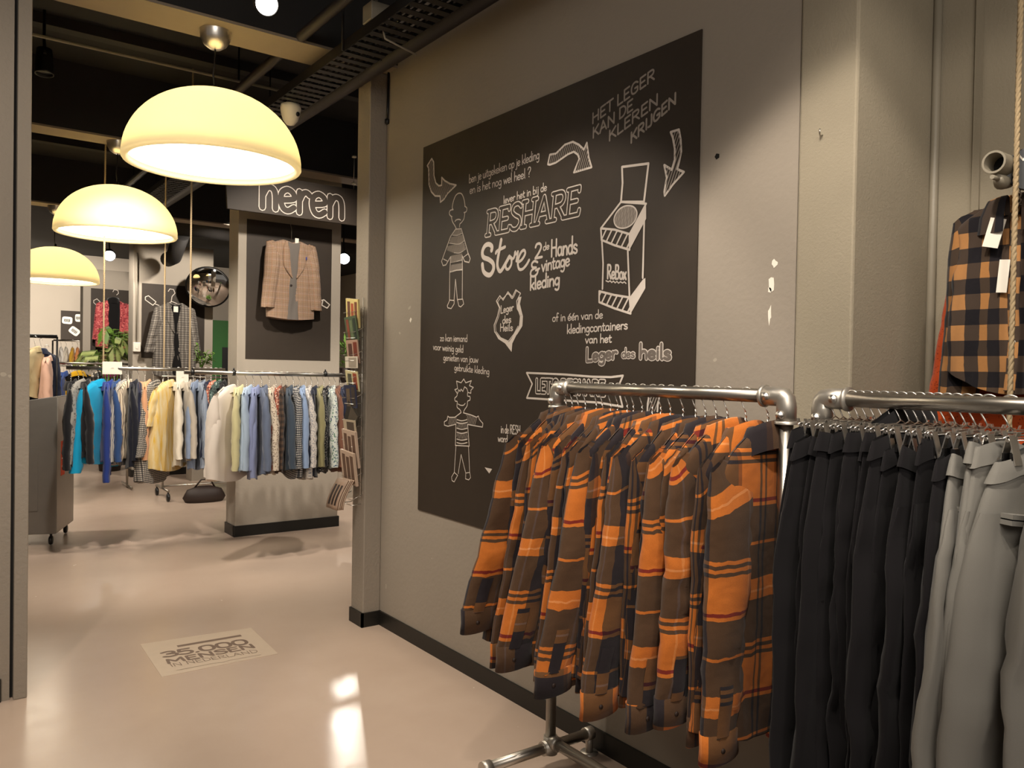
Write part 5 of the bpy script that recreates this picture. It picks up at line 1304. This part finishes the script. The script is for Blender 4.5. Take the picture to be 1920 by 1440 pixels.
for j in range(3):
    pr_ = [(-.0485 - .07 * math.sin(f * 1.5), .09 - .17 * f) for f in np.linspace(.18, .85, 8)]
    y0 = -.055 + j * .042
    vs = [(x - .0012, y, z) for x, z in pr_ for y in (y0, y0 + .024)]
    MB().add(vs, [(2*i, 2*i+1, 2*i+3, 2*i+2) for i in range(7)], True).build('picture', M['pot'], bk)

# ------------------------------------------------------------------ alcove at the right
t = thing('garment_bar', 'grey painted pipe bar with an open end in the alcove', 'bar', (2.27, .955, 2.125))
Rb = Matrix.Rotation(PI/2, 3, 'Y'); q = MB().lathe([(.030, .001), (.030, .44)], (0, 0, 0), 24, rot=Rb).lathe([(.0245, .44), (.0245, .001)], (0, 0, 0), 24, rot=Rb).lathe([(.0245, .0005), (.030, .0005)], (0, 0, 0), 24, rot=Rb); q.build('pipe', M['pipe_grey'], t)
MB().lathe([(.0005, .06), (.025, .06)], (0, 0, 0), 20, rot=Matrix.Rotation(PI/2, 3, 'Y')).build('bore_shade', M['black'], t)  # black disc standing for the shade inside the open pipe
MB().tube([(.015, -.005, -.040), (.05, .0, -.046), (.09, .0, -.040)], [.010, .020, .016], 12).tube([(-.03, -.01, -.046), (.02, -.005, -.044)], .006, 8).build('clamp', M['pipe_grey'], t)
dm = thing('size_disc', 'round black size marker on the garment bar', 'size marker', (2.355, .90, 2.110))
Rd = Vector((-.88, -.42, 0)).to_track_quat('Z', 'Y').to_matrix()
bevel(MB().prism([Rd @ Vector((.057 * math.cos(2*PI*k/48), .057 * math.sin(2*PI*k/48), -.005)) for k in range(48)], Rd @ Vector((0, 0, .011))).build('disc', M['black'], dm), .002)
k = Marks(Rd @ Vector((0, 0, .0065)), (.42, -.88, 0) if False else Vector((0, 0, 1)).cross(Vector((-.88, -.42, 0))).normalized(), (0, 0, 1), Vector((-.88, -.42, 0)).normalized())
for l in text_strokes('M6', (-.032, .014), (.02, .020), .024): k.add(ribbon(l, .004), 0)
k.build('print', [M['paper']], dm)
rope('rope', 2.315, .918, .75, 3.85, 'thick pale rope hanging in front of the brown checked shirt')
M['buff'] = check('brown_black_buffalo_check', [(44, '#a87849'), (44, '#15141a')], [(38, '#a87849'), (38, '#15141a'), (22, '#9a6a3a'), (30, '#1a181c')], False, .15)
M['orange_knit'] = floral('orange_knit', '#b5481c', ['#8a3414'], 130, .3)
s = Shirt(w=.165, neck=.065, drop=.065, L=.54, D=.030, sl=.50, outl=.03, outr=.01, wr=.5, fl=.035, fr=.035, a0=.07, a1=.055, b=.032, seed=55, zn=-.075, nc=48, bot=1.05, hemcurve=.06, folds=.012)
t = thing('checked_shirt', 'brown and black checked shirt with a white tag hanging in the alcove', 'shirt', (2.44, .955, 2.125), -PI/2 + .10)
ob('body', s.torso(), M['buff'], t)
for sx in (-1, 1): ob('sleeve', s.sleeve(sx), M['buff'], t)
ob('placket', s.strip(PI * 1.5, 0, .014, .05, .98, 'placket', .005), M['buff'], t)
bt = MB()
for tt in (.12, .27, .42, .57, .72, .87):
    P, _ = s.torso_pt(np.array([PI * 1.5]), np.array([tt])); bt.lathe([(.0005, .003), (.005, .0025), (.006, 0)], (P[0][0], P[0][1] - .006, P[0][2]), 10, rot=Matrix.Rotation(PI/2, 3, 'X'))
bt.build('button', M['paper'], t)
cm = s.collar(h=.03, flap=.05, ry=.045); co = ob('collar', cm, M['buff'], t); co.rotation_euler[2] = PI
MB().tube([(.0, -.045, -.11), (.004, -.055, -.14)], .001, 5).box((-.022, -.058, -.215), (.018, -.055, -.135), Matrix.Rotation(.25, 3, 'Y')).build('price_tag', M['paper'], t)
MB().box((-.012, -.052, -.335), (.014, -.049, -.245), Matrix.Rotation(.08, 3, 'Y')).build('paper_label', M['paper'], t)
h = thing('wire_hanger', 'wire hanger of the brown checked shirt in the alcove', 'hanger', (2.44, .955, 2.132), -PI/2 + .10)
a_, b_ = hang_wire(.14, .065, zn=-.095, hookr=.032); ob('hook', a_, M['chrome'], h); ob('shoulder_wire', b_, M['chrome'], h)
s = Shirt(w=.20, neck=.07, drop=.07, L=.85, D=.035, sl=.75, outl=.12, outr=.03, b=.03, seed=57, zn=-.12, folds=.014)
t = thing('orange_knit_dress', 'orange knitted garment hanging behind the brown checked shirt', 'dress', (2.54, .955, 2.125), -PI/2)
ob('body', s.torso(), M['orange_knit'], t)
for sx in (-1, 1): ob('sleeve', s.sleeve(sx), M['orange_knit'], t)
h = thing('wire_hanger', 'wire hanger of the orange knitted garment in the alcove', 'hanger', (2.56, .955, 2.132), -PI/2)
a_, b_ = hang_wire(.15, .075, zn=-.14, hookr=.032); ob('hook', a_, M['chrome'], h); ob('shoulder_wire', b_, M['chrome'], h)
t = thing('wall_hook', 'tiny bent nail on the rough concrete pillar', 'nail', (2.246, 1.442, 2.30))
MB().tube([(.0, 0, .0), (-.012, 0, -.003), (-.020, -.003, .002), (-.021, -.004, .016)], .0022, 6).build('nail', M['steel'], t)
